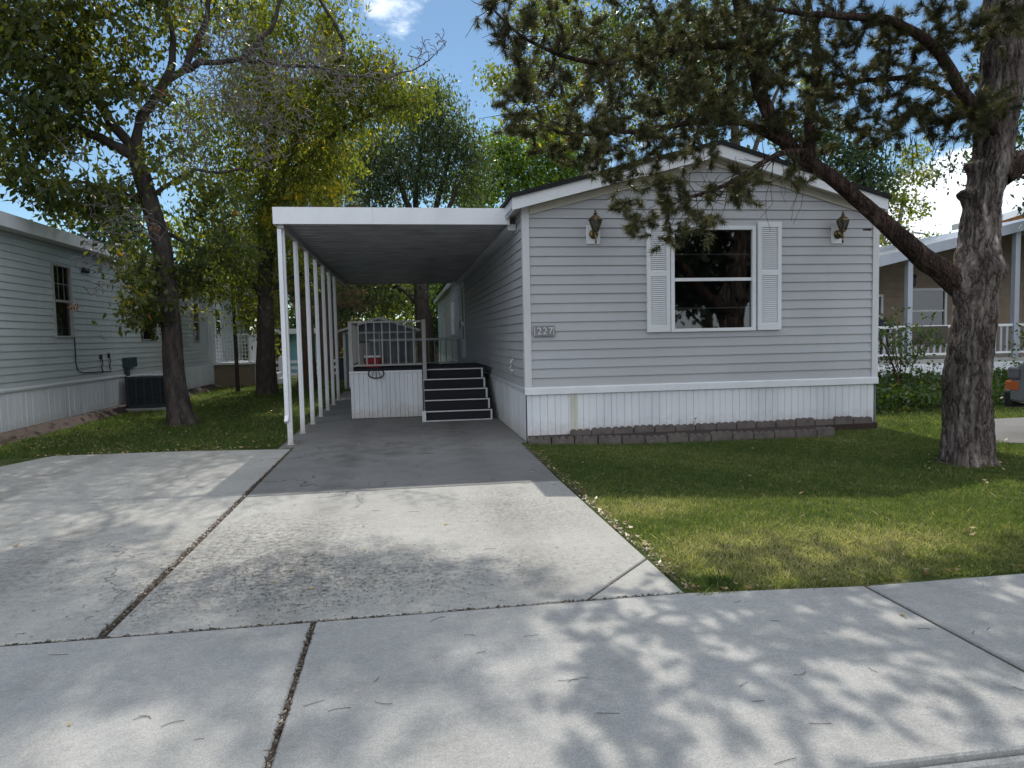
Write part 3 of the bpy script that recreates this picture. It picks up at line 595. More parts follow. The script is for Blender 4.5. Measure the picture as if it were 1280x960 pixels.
# red cooler with white lid behind the railing, black wreath on the skirt
cl = root('red_cooler', (-.62, 13.75, DZ), 'red cooler with a white lid behind the front railing of the deck', 'cooler')
b = MB(); b.box(-.74, -.46, 13.8, 14.05, DZ+.0, DZ+.19); b.build('body', m_red, cl, bevel=.015)
b = MB(); b.box(-.755, -.445, 13.78, 14.07, DZ+.192, DZ+.235); b.build('lid', m_white, cl, bevel=.012)
b = MB(); b.tube([(-.745, 13.92, DZ+.08), (-.775, 13.92, DZ+.15), (-.755, 13.92, DZ+.19)], .01, 6); b.build('handle', m_blackp, cl)
b = MB(); c = (-.52, DY0-.045, .86)
b.tube([(c[0]+.14*math.cos(t), c[1], c[2]-.04+.085*math.sin(t)) for t in [2*math.pi*k/24 for k in range(25)]], .011, 7); b.bar((c[0], c[1]-.01, c[2]-.12), (c[0], c[1]-.01, c[2]+.06), .012); b.bar((c[0]-.07, c[1]-.01, c[2]-.11), (c[0]-.03, c[1]-.01, c[2]+.1), .01); b.bar((c[0]+.07, c[1]-.01, c[2]-.11), (c[0]+.03, c[1]-.01, c[2]+.1), .01)
tag(b.build('wire_hanger', m_blackp, loc=c), 'dark oval wire hanger hooked over the front edge of the deck skirt', 'wire hanger')

# ------------------------------------------------------------------ scalloped edging
k = 0
def edger(x0, x1, y0, y1, top, label):
    L = math.hypot(x1-x0, y1-y0); ux, uy = (x1-x0)/L, (y1-y0)/L; pr = []; n = 3; wdt = L-.006
    for s in range(n):
        for j in range(9):
            t = math.pi*j/8; pr.append((s*wdt/n+wdt/n/2-wdt/n/2*.97*math.cos(t), top-.038+.038*math.sin(t)))
    pr = [(0, -.05)]+pr+[(wdt, -.05)]
    vs = [(x0+ux*p[0]+o*-uy, y0+uy*p[0]+o*ux, p[1]) for o in (0, .055) for p in pr]; m_ = len(pr)
    mb = MB(); mb.add(vs, [tuple(range(m_)), tuple(range(m_, 2*m_))[::-1]]+[(i, m_+i, m_+(i+1) % m_, (i+1) % m_) for i in range(m_)])
    o = mb.build('edging_block', m_edging, loc=((x0+x1)/2, (y0+y1)/2, 0), bevel=.006); tag(o, label, 'edging', 'scalloped concrete edging along the skirting')
pts = [(1.60, 9.33), (1.62, 9.28)]
x = 1.60; y = 9.30; i = 0
EX = [1.6, 2.3, 3.0, 5.4, 6.1, 6.8]; EY = [9.30, 9.12, 8.95, 8.86, 8.98, 9.42]
while x < 6.7:                                      # front row bows out over the lawn
    nx = x+.30; ny = float(np.interp(nx, EX, EY))+random.uniform(-.015, .015)
    if x < 5.5:
        lab = 'scalloped concrete edging block at the very left end, touching the driveway corner' if i == 0 else ('scalloped concrete edging block at the right end of the front row, nearest the pine' if nx >= 5.75 else 'scalloped reddish grey concrete edging block in the front row along the lawn')
        edger(x, nx-.008, y, ny, .105+random.uniform(-.014, .014), lab)
    x, y = nx, ny; i += 1
x = 2.2
while x < 6.5:                                     # second row stands against the skirting
    edger(x, x+.292, 9.40+random.uniform(-.012, .012), 9.40+random.uniform(-.012, .012), .172+random.uniform(-.016, .016), 'scalloped reddish grey concrete edging block in the back row against the skirting'); x += .30
b = MB(); b.prism([(1.66, 9.36), (3.0, 9.01), (5.6, 8.95), (5.95, 9.35), (6.75, 9.38), (6.8, 9.555), (1.64, 9.555)], 'z', -.02, .075); struct(b.build('flower_bed_soil', m_dirt))

# ------------------------------------------------------------------ left home
LX, LY0, LY1, LZB, LZE = -6.2, 5.0, 30.3, .76, 3.30
lh = root('mobile_home', (LX, 15, 0), 'long pale mobile home with dark windows and white skirting beyond the left lawn', 'mobile home')
flw = lambda u, d, z: (LX+d, u, z)
LW = [(13.92, 14.62, 1.60, 2.92), (18.2, 19.2, 1.54, 2.75), (22.45, 23.05, 1.50, 2.65)]
LD = (24.75, 25.6, .8, 2.75)
siding(flw, LY0, LY1, LZB, LZE, .122, LW+[LD]).build('side_siding', m_siding_pale, lh)
siding(lambda u, d, z: (u, LY0-d, z), LX-4.9, LX, LZB, LZE+.6, .122, top=(LX-2.45, LZE+.6, .245)).build('front_siding', m_siding_pale, lh)
siding(lambda u, d, z: (u, LY1+d, z), LX-4.9, LX, LZB, LZE+.6, .122, top=(LX-2.45, LZE+.6, .245), flip=True).build('rear_siding', m_siding_pale, lh)
ribbed(flw, LY0, LY1, .1, LZB-.0, .2, .02, seed=21).build('skirting', m_skirt, lh)
ribbed(lambda u, d, z: (u, LY0-d, z), LX-4.9, LX, .0, LZB, .2, .02, seed=21).build('skirting', m_skirt, lh)
b = MB(); b.prism([(LX+.004, LZB+.03), (LX+.05, LZB-.0), (LX+.05, LZB-.03), (LX+.004, LZB-.03)], 'y', LY0, 17.0); b.build('skirt_cap', m_trim, lh)
b = MB(); b.prism([(LX-5.1, LZE+.02), (LX-2.45, LZE+.64), (LX+.24, LZE+.02), (LX+.24, LZE+.19), (LX-2.45, LZE+.84), (LX-5.1, LZE+.19)], 'y', LY0-.3, LY1+.3); rl = b.build('roof', m_shingle, lh)
b = MB(); b.box(LX+.241, LX+.265, LY0-.3, LY1+.3, LZE-.03, LZE+.185); b.build('fascia', m_white, rl)
b = MB(); b.box(LX+.02, LX+.24, LY0-.3, LY1+.3, LZE-.03, LZE+.015); b.build('soffit', m_trim, rl)
for i, o in enumerate(LW): window(lh, flw, *o, m_alu, fw=.032, grid=(3, 2))
b = MB(); b.box(LX+.01, LX+.05, LD[0], LD[1], LD[2], LD[3]); dl = b.build('door', m_white, lh, bevel=.004)
b = MB(); b.box(LX+.052, LX+.06, LD[0]+.15, LD[1]-.15, 1.7, 2.55); b.build('door_pane', m_glass, dl)
b = MB(); b.bar((LX+.07, LD[0]+.1, 1.6), (LX+.07, LD[0]+.1, 1.75), .03); b.build('handle', m_brass, dl)
b = MB(); b.box(LX+.012, LX+.03, 23.98, 24.08, LZB, LZE); b.build('corner_trim', m_trim, lh)
b = MB(); b.tube([(LX+.03, 14.62, 1.6), (LX+.035, 14.60, 1.1), (LX+.04, 14.66, .97), (LX+.04, 14.9, .91), (LX+.05, 15.6, .90), (LX+.05, 16.2, .88)], .011, 6); tag(b.build('wall_cable', m_cable, loc=(LX, 15, .9)), 'thin black cable hanging from the near window down the pale wall', 'cable')
b = MB(); b.box(LX+.02, LX+.1, 16.9, 17.55, 0.93, 1.15); b.box(LX+.02, LX+.09, 16.98, 17.12, .55, .929)
tag(b.build('electrical_box', m_box, loc=(LX, 17.2, .9), bevel=.005), 'dark green electrical box on the pale wall above the air conditioner', 'electrical box')
for yy, zz in ((15.75, 1.2), (16.15, 1.22)):
    b = MB(); b.box(LX+.02, LX+.05, yy-.03, yy+.03, zz-.05, zz+.05); b.tube([(LX+.04, yy, zz), (LX+.05, yy+.03, zz-.12), (LX+.04, yy-.02, zz-.22), (LX+.05, yy+.02, zz-.3)], .012, 6)
    tag(b.build('cable_clip', m_cable, loc=(LX, yy, zz)), 'small dark cable fitting on the pale wall, %s' % ('farther from the green box' if yy < 16 else 'nearer the green box'), 'fitting', 'cable fittings on the pale wall')
b = MB(); b.box(LX+.02, LX+.06, 15.1, 15.22, 2.87, 2.96); b.box(LX+.02, LX+.06, 15.28, 15.4, 2.87, 2.96); tag(b.build('wall_vent', m_blackp, loc=(LX, 15.2, 2.9)), 'small dark twin vent high on the pale wall right of the window', 'vent')
b = MB(); b.prism([(LX+.0, .12), (LX+.05, .13), (LX+.32, -.01), (LX, -.01)], 'y', LY0, 24); struct(b.build('dirt_strip', m_dirt))
# left home's porch
lp = root('side_porch', (LX+.7, 27, 0), 'white railed porch on a tan base at the far door of the pale home', 'porch')
b = MB(); b.box(LX+.03, LX+1.15, 24.5, 27.3, 0, .72); b.build('base', m_tan, lp)
b = MB(); b.box(LX+.02, LX+1.2, 24.45, 27.35, .721, .79); b.build('floor', m_white, lp)
b = MB()
for k in range(12):
    t = LX+.08+k*.095; b.bar((t, 24.5, .8), (t, 24.5, 1.68), .02)
for k in range(1, 8): b.bar((LX+.05, 24.485, .8+.12*k), (LX+1.15, 24.485, .8+.12*k), .018)
b.bar((LX+.05, 24.5, 1.7), (LX+1.18, 24.5, 1.7), .05); b.build('front_railing', m_white, lp)
b = MB()
for k in range(24): b.bar((LX+1.15, 24.5+k*.12, .8), (LX+1.15, 24.5+k*.12, 1.68), .02)
b.bar((LX+1.15, 24.5, 1.7), (LX+1.15, 27.3, 1.7), .05); b.build('side_railing', m_white, lp)
b = MB()
for k in range(4): b.box(LX+1.16, LX+1.45+.25*(3-k)*.9, 25.2, 26.4, .0, .18*(k+1)-.0) if k == 0 else b.box(LX+1.16, LX+1.45+.25*(3-k)*.9, 25.2+.001*k, 26.4-.001*k, .18*k+.0005, .18*(k+1))
b.build('steps', m_trim, lp)
# air conditioner
ac = root('air_conditioner', (-5.62, 16.9, 0), 'dark blue grey outdoor air conditioner on a slab behind the ash trunk', 'air conditioner')
b = MB(); b.prism([(-6.12, 16.4), (-5.12, 16.4), (-5.12, 17.4), (-6.12, 17.4)], 'z', -.01, .05); b.build('slab', m_conc, ac)
ch = .09; x0, x1, y0, y1 = -6.05, -5.2, 16.5, 17.3; z0, z1 = .055, .735
octo = [(x0+ch, y0), (x1-ch, y0), (x1, y0+ch), (x1, y1-ch), (x1-ch, y1), (x0+ch, y1), (x0, y1-ch), (x0, y0+ch)]
b = MB(); b.prism([(x*(.97)+(x0+x1)/2*.03, y*.97+(y0+y1)/2*.03) for x, y in octo], 'z', z0, z1); b.build('core', m_blackp, ac)
for za, zb, nm in ((z0-.001, z0+.07, 'base_pan'), (z1-.05, z1+.012, 'top_rim')):
    b = MB(); b.prism(octo, 'z', za, zb); b.build(nm, m_ac, ac, bevel=.006)
b = MB(); n = 20
for k in range(n):
    z = z0+.08+k*(z1-z0-.14)/n
    b.prism([(x*1.0, y) for x, y in octo], 'z', z, z+.011)
b.build('louvres', m_ac, ac)
b = MB()
for k in range(5):
    x = x0+ch+(x1-x0-2*ch)*k/4; b.box(x-.014, x+.014, y0-.012, y0+.01, z0+.07, z1-.05)
for k in range(5):
    y = y0+ch+(y1-y0-2*ch)*k/4; b.box(x1-.01, x1+.012, y-.014, y+.014, z0+.07, z1-.05)
b.build('vertical_ribs', m_ac, ac)
b = MB(); cx, cy = (x0+x1)/2, (y0+y1)/2
for r_ in (.08, .16, .24, .32): b.tube([(cx+r_*math.cos(t), cy+r_*math.sin(t), z1+.03) for t in [2*math.pi*q/24 for q in range(25)]], .005, 5)
for q in range(8): b.bar((cx, cy, z1+.035), (cx+.34*math.cos(q*math.pi/4), cy+.34*math.sin(q*math.pi/4), z1+.015), .008)
b.build('fan_grille', m_trim, ac)

# ------------------------------------------------------------------ right neighbour's home
RY = 15.5; RX0 = 10.3; RC = 16.2
rh = root('mobile_home', (RC, RY+2, 0), 'tan walled home with a white railed front porch behind the pine trunk', 'mobile home')
def rz(x): return 2.74+.222*(x-RX0)
siding(lambda u, d, z: (u, RY+2-d, z), RX0, 22.1, .7, rz(RC), .2, top=(RC, rz(RC), .222), openings=[(11.75, 12.7, 1.2, 2.35), (13.5, 14.6, 1.3, 2.5), (17, 18.2, 1.3, 2.5)], proud=.008).build('wall', m_tan, rh)
siding(lambda u, d, z: (RX0-d, u, z), RY+2, 36, .7, rz(RX0), .2, flip=True).build('wall', m_tan, rh)
ribbed(lambda u, d, z: (RX0-d, u, z), RY, 36, 0, .7, .12, seed=31).build('skirting', m_skirt, rh)
fR = lambda u, d, z: (u, RY+2-d, z)
for o in ((11.75, 12.7, 1.2, 2.35), (13.5, 14.6, 1.3, 2.5), (17, 18.2, 1.3, 2.5)): window(rh, fR, *o, m_trim, fw=.06)
b = MB(); b.prism([(RX0-.3, rz(RX0-.3)+.02), (RC, rz(RC)+.02), (22.4, rz(RX0-.3)+.02), (22.4, rz(RX0-.3)+.2), (RC, rz(RC)+.2), (RX0-.3, rz(RX0-.3)+.2)], 'y', RY-.1, 36); rr_ = b.build('roof', m_pan, rh)
for a, c in (((RX0-.3, rz(RX0-.3)), (RC, rz(RC))), ((RC, rz(RC)), (22.4, rz(RX0-.3)))):
    b = MB(); b.prism([(a[0], a[1]-.02), (c[0], c[1]-.02), (c[0], c[1]+.215), (a[0], a[1]+.215)], 'y', RY-.13, RY-.102); b.build('fascia', m_ptrim, rr_)
pr_ = root('front_porch', (13, RY, 0), 'white porch with picket railing and square posts on the tan home', 'porch')
b = MB(); b.box(RX0, 22, RY, RY+1.98, .58, .68); b.build('floor', m_alu, pr_)
ribbed(lambda u, d, z: (u, RY-.01-d, z), RX0, 22, 0, .58, .11, seed=33).build('skirting', m_skirt, pr_)
for x in (10.35, 11.95, 13.25, 14.83, 16.4, 18.0):
    b = MB(); b.box(x-.065, x+.065, RY-.04, RY+.09, -.0+.68, rz(x)+.0); b.build('post', m_ptrim, pr_, bevel=.006)
b = MB(); b.box(10.4, 18, RY, RY+.05, 1.44, 1.50); b.box(10.4, 18, RY, RY+.05, .78, .83); b.build('rails', m_white, pr_)
for k in range(46):
    x = 10.5+k*.165
    b = MB(); b.box(x-.03, x+.03, RY+.01, RY+.04, .83, 1.44); b.build('picket', m_ptrim, pr_)
b = MB(); b.box(12.02, 12.98, RY-.03, RY-.005, 1.05, 1.48); tag(b.build('brown_cloth', mat('brown_cloth', (.10, .085, .07), .95, (30, (.07, .06, .05), U, .4, .7)), loc=(12.5, RY, 1.05), bevel=.008), 'brown cloth draped over the porch railing left of the pine trunk', 'cloth')
# covered grill on that porch
gr = root('covered_grill', (11.75, RY+1.0, .68), 'small dark kettle grill on the porch between the posts', 'grill')
b = MB(); b.lathe((11.85, RY+.9, .68+.62), [(.05, 0), (.2, .05), (.27, .15), (.27, .19)], 20); b.build('bowl', m_blackp, gr, smooth=True)
b = MB(); b.lathe((11.85, RY+.9, .68+.82), [(.275, 0), (.24, .1), (.12, .17), (.02, .19)], 20); b.build('lid', m_ac, gr, smooth=True)
for k in range(3):
    t = 2*math.pi*k/3; b = MB(); b.bar((11.85+.15*math.cos(t), RY+.9+.15*math.sin(t), .68+.66), (11.85+.3*math.cos(t), RY+.9+.3*math.sin(t), .68), .025); b.build('leg', m_blackp, gr)
hl = root('hanging_lantern', (12.95, RY+1.2, 2.6), 'black lantern hanging from the porch ceiling by the right window', 'lantern')
b = MB(); b.tube([(12.95, RY+1.2, 3.1), (12.95, RY+1.2, 2.82)], .01, 6); b.lathe((12.95, RY+1.2, 2.76), [(.13, 0), (.03, .07)], 6); b.build('hood', m_blackp, hl)
b = MB(); b.lathe((12.95, RY+1.2, 2.5), [(.05, 0), (.1, .03), (.1, .22), (.11, .25)], 6); b.build('cage', m_blackp, hl)
# upper gable behind it with orange cladding
ug = root('timber_clad_house', (21, 24, 0), 'taller house behind with orange timber gable and white roof edge', 'house')
b = MB(); b.prism([(20.4, 0), (28, 0), (28, 5.0), (24, 6.1), (20.4, 5.05)], 'y', 22.0, 23.8); b.build('wall', m_wood, ug)
b = MB()
for k in range(28): b.box(20.42+k*.28, 20.45+k*.28, 21.96, 21.998, 3.4, 5.0)
b.build('battens', m_trim, ug)
b = MB(); b.prism([(20.2, 5.02), (24, 6.12), (28.4, 5.0), (28.4, 5.22), (24, 6.34), (20.2, 5.24)], 'y', 21.7, 24.0); b.build('roof', m_white, ug)

# ------------------------------------------------------------------ parked vehicle at the right edge
VX0, VY0 = 7.86, 8.30
m_carp = mat('car_paint_silver', (.16, .17, .18), .3, coat=.6, metallic=.5)
m_tyre = mat('tyre_rubber', (.02, .02, .02), .85)
m_amber = mat('amber_lens', (.55, .12, .02), .3)
m_hl = mat('headlight_dark', (.08, .08, .085), .1, coat=1)
vc = root('parked_truck', (VX0+.95, VY0-2.6, 0), 'silver pickup truck nosing in from the right edge, amber marker light', 'truck')
def arch(yc, r): return [(yc+r*math.cos(t), .37+r*math.sin(t)) for t in np.linspace(0.12, math.pi-.12, 12)]
b = MB(); side = [(VY0-.02, .45), (VY0, .62), (VY0-.04, .88), (VY0-.20, .97), (VY0-1.35, 1.08), (VY0-2.0, 1.66), (VY0-3.3, 1.68), (VY0-3.6, 1.12), (VY0-5.2, 1.10), (VY0-5.22, .45)]+arch(VY0-4.3, .46)[::-1]+arch(VY0-.85, .46)[::-1]
b.prism(side, 'x', VX0, VX0+1.88); b.build('body', m_carp, vc, bevel=.035)
b = MB(); b.box(VX0+.03, VX0+1.85, VY0-.04, VY0+.12, .36, .60); b.build('bumper', m_blackp, vc, bevel=.04)
b = MB(); b.box(VX0+.42, VX0+1.46, VY0-.05, VY0+.03, .63, .86); b.build('grille', m_blackp, vc, bevel=.01)
for xa, xb, s_ in ((VX0-.012, VX0+.38, 1), (VX0+1.5, VX0+1.892, -1)):
    b = MB(); b.box(xa, xb, VY0-.20, VY0+.02, .73, .90); h_ = b.build('headlight', m_hl, vc, bevel=.03)
    b = MB(); b.box((xa if s_ > 0 else xb-.09)-.004, (xa+.09 if s_ > 0 else xb)+.004, VY0-.16, VY0+.03, .60, .715); b.build('marker_light', m_amber, h_, bevel=.01)
for yy in (VY0-.85, VY0-4.3):
    for xx in (VX0-.0, VX0+1.66):
        b = MB(); b.tube([(xx, yy, .37), (xx+.22, yy, .37)], .37, 28); t_ = b.build('wheel', m_tyre, vc, bevel=.03)
        b = MB(); b.tube([(xx-.008, yy, .37), (xx+.228, yy, .37)], .22, 20); b.build('rim', m_trim, t_)
b = MB(); b.prism([(VY0-1.45, 1.14), (VY0-2.02, 1.60), (VY0-3.2, 1.61), (VY0-3.4, 1.16)], 'x', VX0-.006, VX0+1.886); b.build('side_windows', m_hl, vc)
b = MB(); b.box(VX0-.17, VX0-.01, VY0-1.6, VY0-1.45, 1.1, 1.28); b.build('mirror', m_blackp, vc, bevel=.02)

# ------------------------------------------------------------------ back yard: shed, teal house, fence
sh = root('garden_shed', (-.8, 21.3, 0), 'small grey metal shed with white trim behind the porch deck', 'shed')
SX0, SX1, SY0, SY1 = -1.75, .32, 21.3, 24
b = MB(); b.prism([(SX0, 0), (SX1, 0), (SX1, 1.70), ((SX0+SX1)/2, 2.02), (SX0, 1.70)], 'y', SY0, SY1); b.build('walls', m_shed, sh)
b = MB(); c = (SX0+SX1)/2; b.prism([(SX0-.15, 1.66), (c, 2.03), (SX1+.15, 1.66), (SX1+.15, 1.72), (c, 2.10), (SX0-.15, 1.72)], 'y', SY0-.2, SY1+.1); b.build('roof', m_trim, sh)
for k, x in enumerate((SX0-.01, SX1-.06, c-.02)):
    b = MB(); b.box(x, x+.07 if k < 2 else x+.04, SY0-.03, SY0-.002, 0, 1.68); b.build('trim', m_white, sh)
for x0, x1 in ((SX0+.42, c-.03), (c+.03, SX1-.42)):
    b = MB(); b.box(x0, x1, SY0-.018, SY0-.003, .06, 1.6)
    d_ = b.build('door', m_shed, sh, bevel=.004)
    b = MB(); b.box((x1-.08 if x1 < c else x0+.05), (x1-.05 if x1 < c else x0+.08), SY0-.04, SY0-.02, .75, .9); b.build('handle', m_trim, d_)
b = MB(); b.box(SX0+.1, SX1-.1, SY0-.022, SY0-.004, 1.62, 1.67); b.build('header_strip', m_white, sh)
th = root('teal_house', (-6, 34, 0), 'long teal house with a pale roof edge far behind the white fence', 'house')
b = MB(); b.prism([(-9, 0), (-2.2, 0), (-2.2, 1.78), (-9, 1.78)], 'y', 34, 40); b.build('wall', m_teal, th)
b = MB(); b.box(-9.3, -1.9, 33.6, 40.3, 1.785, 2.02); b.build('roof', m_white, th)
b = MB()
for x in (-7.9, -6.6, -5.3, -4.0, -2.8): b.box(x, x+.12, 33.95, 33.996, 0, 1.77)
b.build('corner_boards', m_trim, th)
for x in (-7.3, -4.9):
    b = MB(); b.box(x, x+.7, 33.94, 33.99, .8, 1.5); w1 = b.build('window', m_trim, th)
    b = MB(); b.box(x+.06, x+.64, 33.93, 33.938, .86, 1.44); b.build('pane', m_hl, w1)
fn = root('rail_fence', (-4.5, 27.5, 0), 'low white three rail vinyl fence across the back lawn', 'fence')
for x in np.arange(-9.2, -1.5, 1.55):
    b = MB(); b.box(x-.08, x+.08, 27.42, 27.58, -.01, .82); b.prism([(x-.095, .82), (x+.095, .82), (x, .92)], 'y', 27.405, 27.595); b.build('post', m_white, fn)
for z in (.22, .45, .68):
    b = MB(); b.box(-9.2, -1.6, 27.48, 27.52, z-.05, z+.05); b.build('rail', m_white, fn)
b = MB(); b.prism([(-2.4, 26.6), (-1.9, 26.6), (-1.95, 27.0), (-2.35, 27.0)], 'z', 0, .75); rb = root('blue_bin', (-2.15, 26.8, 0), 'dark blue wheeled bin beside the back lawn near the fence', 'bin')
b.build('body', m_ac, rb, bevel=.02); b = MB(); b.box(-2.42, -1.88, 26.56, 27.02, .752, .81); b.build('lid', m_ac, rb, bevel=.02)

# ------------------------------------------------------------------ vegetation engine
def nrm(a): return a/np.maximum(np.linalg.norm(a, axis=-1, keepdims=True), 1e-9)
def tubes(paths, n=6):
    """paths: list of (pts (k,3), radii (k,)) -> V, F arrays"""
    VV = []; FF = []; base = 0
    for P, Rr in paths:
        P = np.asarray(P, float); k = len(P)
        d = nrm(np.vstack([P[1]-P[0], P[2:]-P[:-2], P[-1]-P[-2]])) if k > 2 else nrm(np.vstack([P[1]-P[0]]*2))
        a = np.empty((k, 3)); r0_ = np.array([1., 0, 0]) if abs(d[0, 2]) > .8 else np.array([0, 0, 1.]); v_ = np.cross(d[0], r0_)
        for i in range(k):
            v_ = v_-d[i]*v_.dot(d[i]); v_ = v_/max(1e-9, math.sqrt(v_.dot(v_))); a[i] = v_
        b = np.cross(d, a); nn = n if np.max(Rr) > .03 else (4 if np.max(Rr) > .012 else 3)
        t = np.linspace(0, 2*np.pi, nn, endpoint=False)
        ring = P[:, None, :]+(a[:, None, :]*np.cos(t)[None, :, None]+b[:, None, :]*np.sin(t)[None, :, None])*np.asarray(Rr)[:, None, None]
        VV.append(ring.reshape(-1, 3)); i, j = np.meshgrid(np.arange(k-1), np.arange(nn), indexing='ij'); j2 = (j+1) % nn
        FF.append(np.stack([i*nn+j, i*nn+j2, (i+1)*nn+j2, (i+1)*nn+j], -1).reshape(-1, 4)+base); base += k*nn
    return np.vstack(VV), np.vstack(FF)
def vnoise(u, v, nu, seed):
    """value noise, periodic over nu cells in u"""
    r = np.random.default_rng(seed).random((nu, 997)); iu = np.floor(u).astype(int); iv = np.floor(v).astype(int); fu = u-iu; fv = v-iv; fu = fu*fu*(3-2*fu); fv = fv*fv*(3-2*fv)
    g = lambda a, b: r[a % nu, b % 997]
    return (g(iu, iv)*(1-fu)+g(iu+1, iv)*fu)*(1-fv)+(g(iu, iv+1)*(1-fu)+g(iu+1, iv+1)*fu)*fv
def bark_disp(t, h, R0, seed):
    """deep vertical fissures and flaky plates; t angle 0..2pi, h metres, returns -1..1"""
    cells = max(5, int(2*math.pi*R0/.075)); w_ = vnoise(t/6.2832*6, h*3, 6, seed)*1.1
    u1 = (t/6.2832*cells+w_) ; a = vnoise(u1, h*3.2, cells, seed+1); r1 = 1-np.minimum(1, np.abs(a-.5)*7)
    c2 = cells*3; b = vnoise(t/6.2832*c2+w_*3, h*9, c2, seed+2); r2 = 1-np.minimum(1, np.abs(b-.5)*5)
    c3 = cells*7; c = vnoise(t/6.2832*c3, h*34, c3, seed+3); e = vnoise(t/6.2832*c2, h*22+w_*2, c2, seed+4)
    return .35-r1*.9-r2*.35+(c-.5)*.35+(e-.5)*.45
def resample(P, Rr, step, jit=.0):
    P = np.asarray(P, float); Rr = np.asarray(Rr, float); s = np.r_[0, np.cumsum(np.linalg.norm(np.diff(P, axis=0), axis=1))]
    n = max(3, int(s[-1]/step)+1); q = np.linspace(0, s[-1], n)
    # Catmull-like smoothing through cubic interpolation of chord param
    def interp(col_):
        m_ = np.gradient(col_, s) if len(s) > 2 else np.full(len(s), (col_[-1]-col_[0])/s[-1]); idx = np.clip(np.searchsorted(s, q, side='right')-1, 0, len(s)-2)
        h = s[idx+1]-s[idx]; t = (q-s[idx])/h
        return (2*t**3-3*t**2+1)*col_[idx]+(t**3-2*t**2+t)*h*m_[idx]+(-2*t**3+3*t**2)*col_[idx+1]+(t**3-t**2)*h*m_[idx+1]
    out_ = np.stack([interp(P[:, i]) for i in range(3)], 1); rr = np.interp(q, s, Rr)
    if jit and n > 3: out_[1:-1] += rng.normal(0, jit, (n-2, 3))
    return out_, rr
def grow(limbs, tips, r0=.004, seg=.35, sag=.0, maxr=.05, bias=.25):
    """attach every tip to the nearest node of the growing skeleton. returns paths and (tip, direction)"""
    nodes = [p for P, _ in limbs for p in P[1:]]; rads = [r for _, Rr in limbs for r in Rr[1:]]
    nodes = np.array(nodes); rads = np.array(rads)
    cap = len(nodes)+len(tips)*14; A = np.zeros((cap, 3)); RA = np.zeros(cap); n = len(nodes); A[:n] = nodes; RA[:n] = rads
    d0 = np.array([np.min(np.linalg.norm(nodes-t, axis=1)) for t in tips]); order = np.argsort(d0); paths = []; ends = []
    for i in order:
        t = tips[i]; dd = np.linalg.norm(A[:n]-t, axis=1); dd = dd+bias*np.maximum(0, A[:n, 2]-t[2])+.0*RA[:n]; dd[np.linalg.norm(A[:n]-t, axis=1) < .05] = 9
        j = int(np.argmin(dd)); p = A[j]; L = np.linalg.norm(t-p); k = max(2, min(12, int(L/seg)+2))
        s = np.linspace(0, 1, k)[:, None]; P = p+(t-p)*s
        off = rng.normal(0, 1, 3)*L*.08; P += np.sin(s*np.pi)*off; P[:, 2] += (np.sin(s*np.pi)*L*.12*(1 if sag <= 0 else -1))[:, 0]*abs(sag if sag else .6)
        if k > 3: P[1:-1] += rng.normal(0, .02*min(1, L), (k-2, 3))
        rs = min(RA[j]*.75, r0+.009*L+.002, maxr); Rr = np.linspace(rs, r0, k)
        paths.append((P, Rr)); ends.append((P[-1], P[-1]-P[-2]))
        m_ = k-1; 
        if n+m_ < cap: A[n:n+m_] = P[1:]; RA[n:n+m_] = Rr[1:]; n += m_
    return paths, ends
def leaves(centres, n_each, spread, L, Wd, droop=.5, vbase=None, vj=.25, flat=.7):
    """folded four-vertex leaves scattered round each centre"""
    C = np.repeat(np.asarray(centres), n_each, 0); k = len(C)
    off = rng.normal(0, 1, (k, 3))*np.array([1, 1, flat])*spread; P = C+off
    ax = rng.normal(0, 1, (k, 3)); ax[:, 2] -= droop*1.5; ax = nrm(ax); side = nrm(np.cross(ax, rng.normal(0, 1, (k, 3)))); nor = np.cross(ax, side)
    s = rng.uniform(.45, 1.35, (k, 1)); l = L*s; w_ = Wd*s*rng.uniform(.35, .6, (k, 1))
    V = np.stack([P, P+ax*l*.45+side*w_+nor*w_*.35, P+ax*l, P+ax*l*.45-side*w_+nor*w_*.35], 1).reshape(-1, 3)
    F = np.arange(k*4).reshape(-1, 4)
    vb = np.repeat(rng.uniform(.1, .7, len(centres)) if vbase is None else np.asarray(vbase), n_each)
    v = np.clip(vb+rng.normal(0, vj*.5, k), 0, 1)
    return V, F, v
def needles(ends, n_each, L, wd, back=.22):
    """pine needle tufts: needles leave the last stretch of the twig like a bottle brush"""
    P0 = np.array([e[0] for e in ends]); D = nrm(np.array([e[1] for e in ends])); m_ = len(ends)
    C = np.repeat(P0, n_each, 0); d = np.repeat(D, n_each, 0); k = len(C); u = rng.uniform(0, 1, (k, 1))
    C = C-d*u*back+rng.normal(0, .006, (k, 3)); rad = nrm(np.cross(d, rng.normal(0, 1, (k, 3)))); fw = .25+.7*(1-u)
    ax = nrm(d*fw+rad*rng.uniform(.6, 1, (k, 1))+rng.normal(0, .12, (k, 3))); sd_ = nrm(np.cross(ax, rng.normal(0, 1, (k, 3))))
    l = L*rng.uniform(.7, 1.15, (k, 1)); V = np.stack([C-sd_*wd/2, C+sd_*wd/2, C+ax*l], 1).reshape(-1, 3); F = np.arange(k*3).reshape(-1, 3)
    v = np.clip(np.repeat(rng.uniform(.1, .75, m_)**1.2, n_each)+rng.normal(0, .08, k)+(rng.random(k) < .05)*.4, 0, 1)
    return V, F, v
def ball(c, r, n, fl=.8):
    d = nrm(rng.normal(0, 1, (n, 3)))*(rng.random((n, 1))**.45)*r; d[:, 2] *= fl; return np.asarray(c)+d
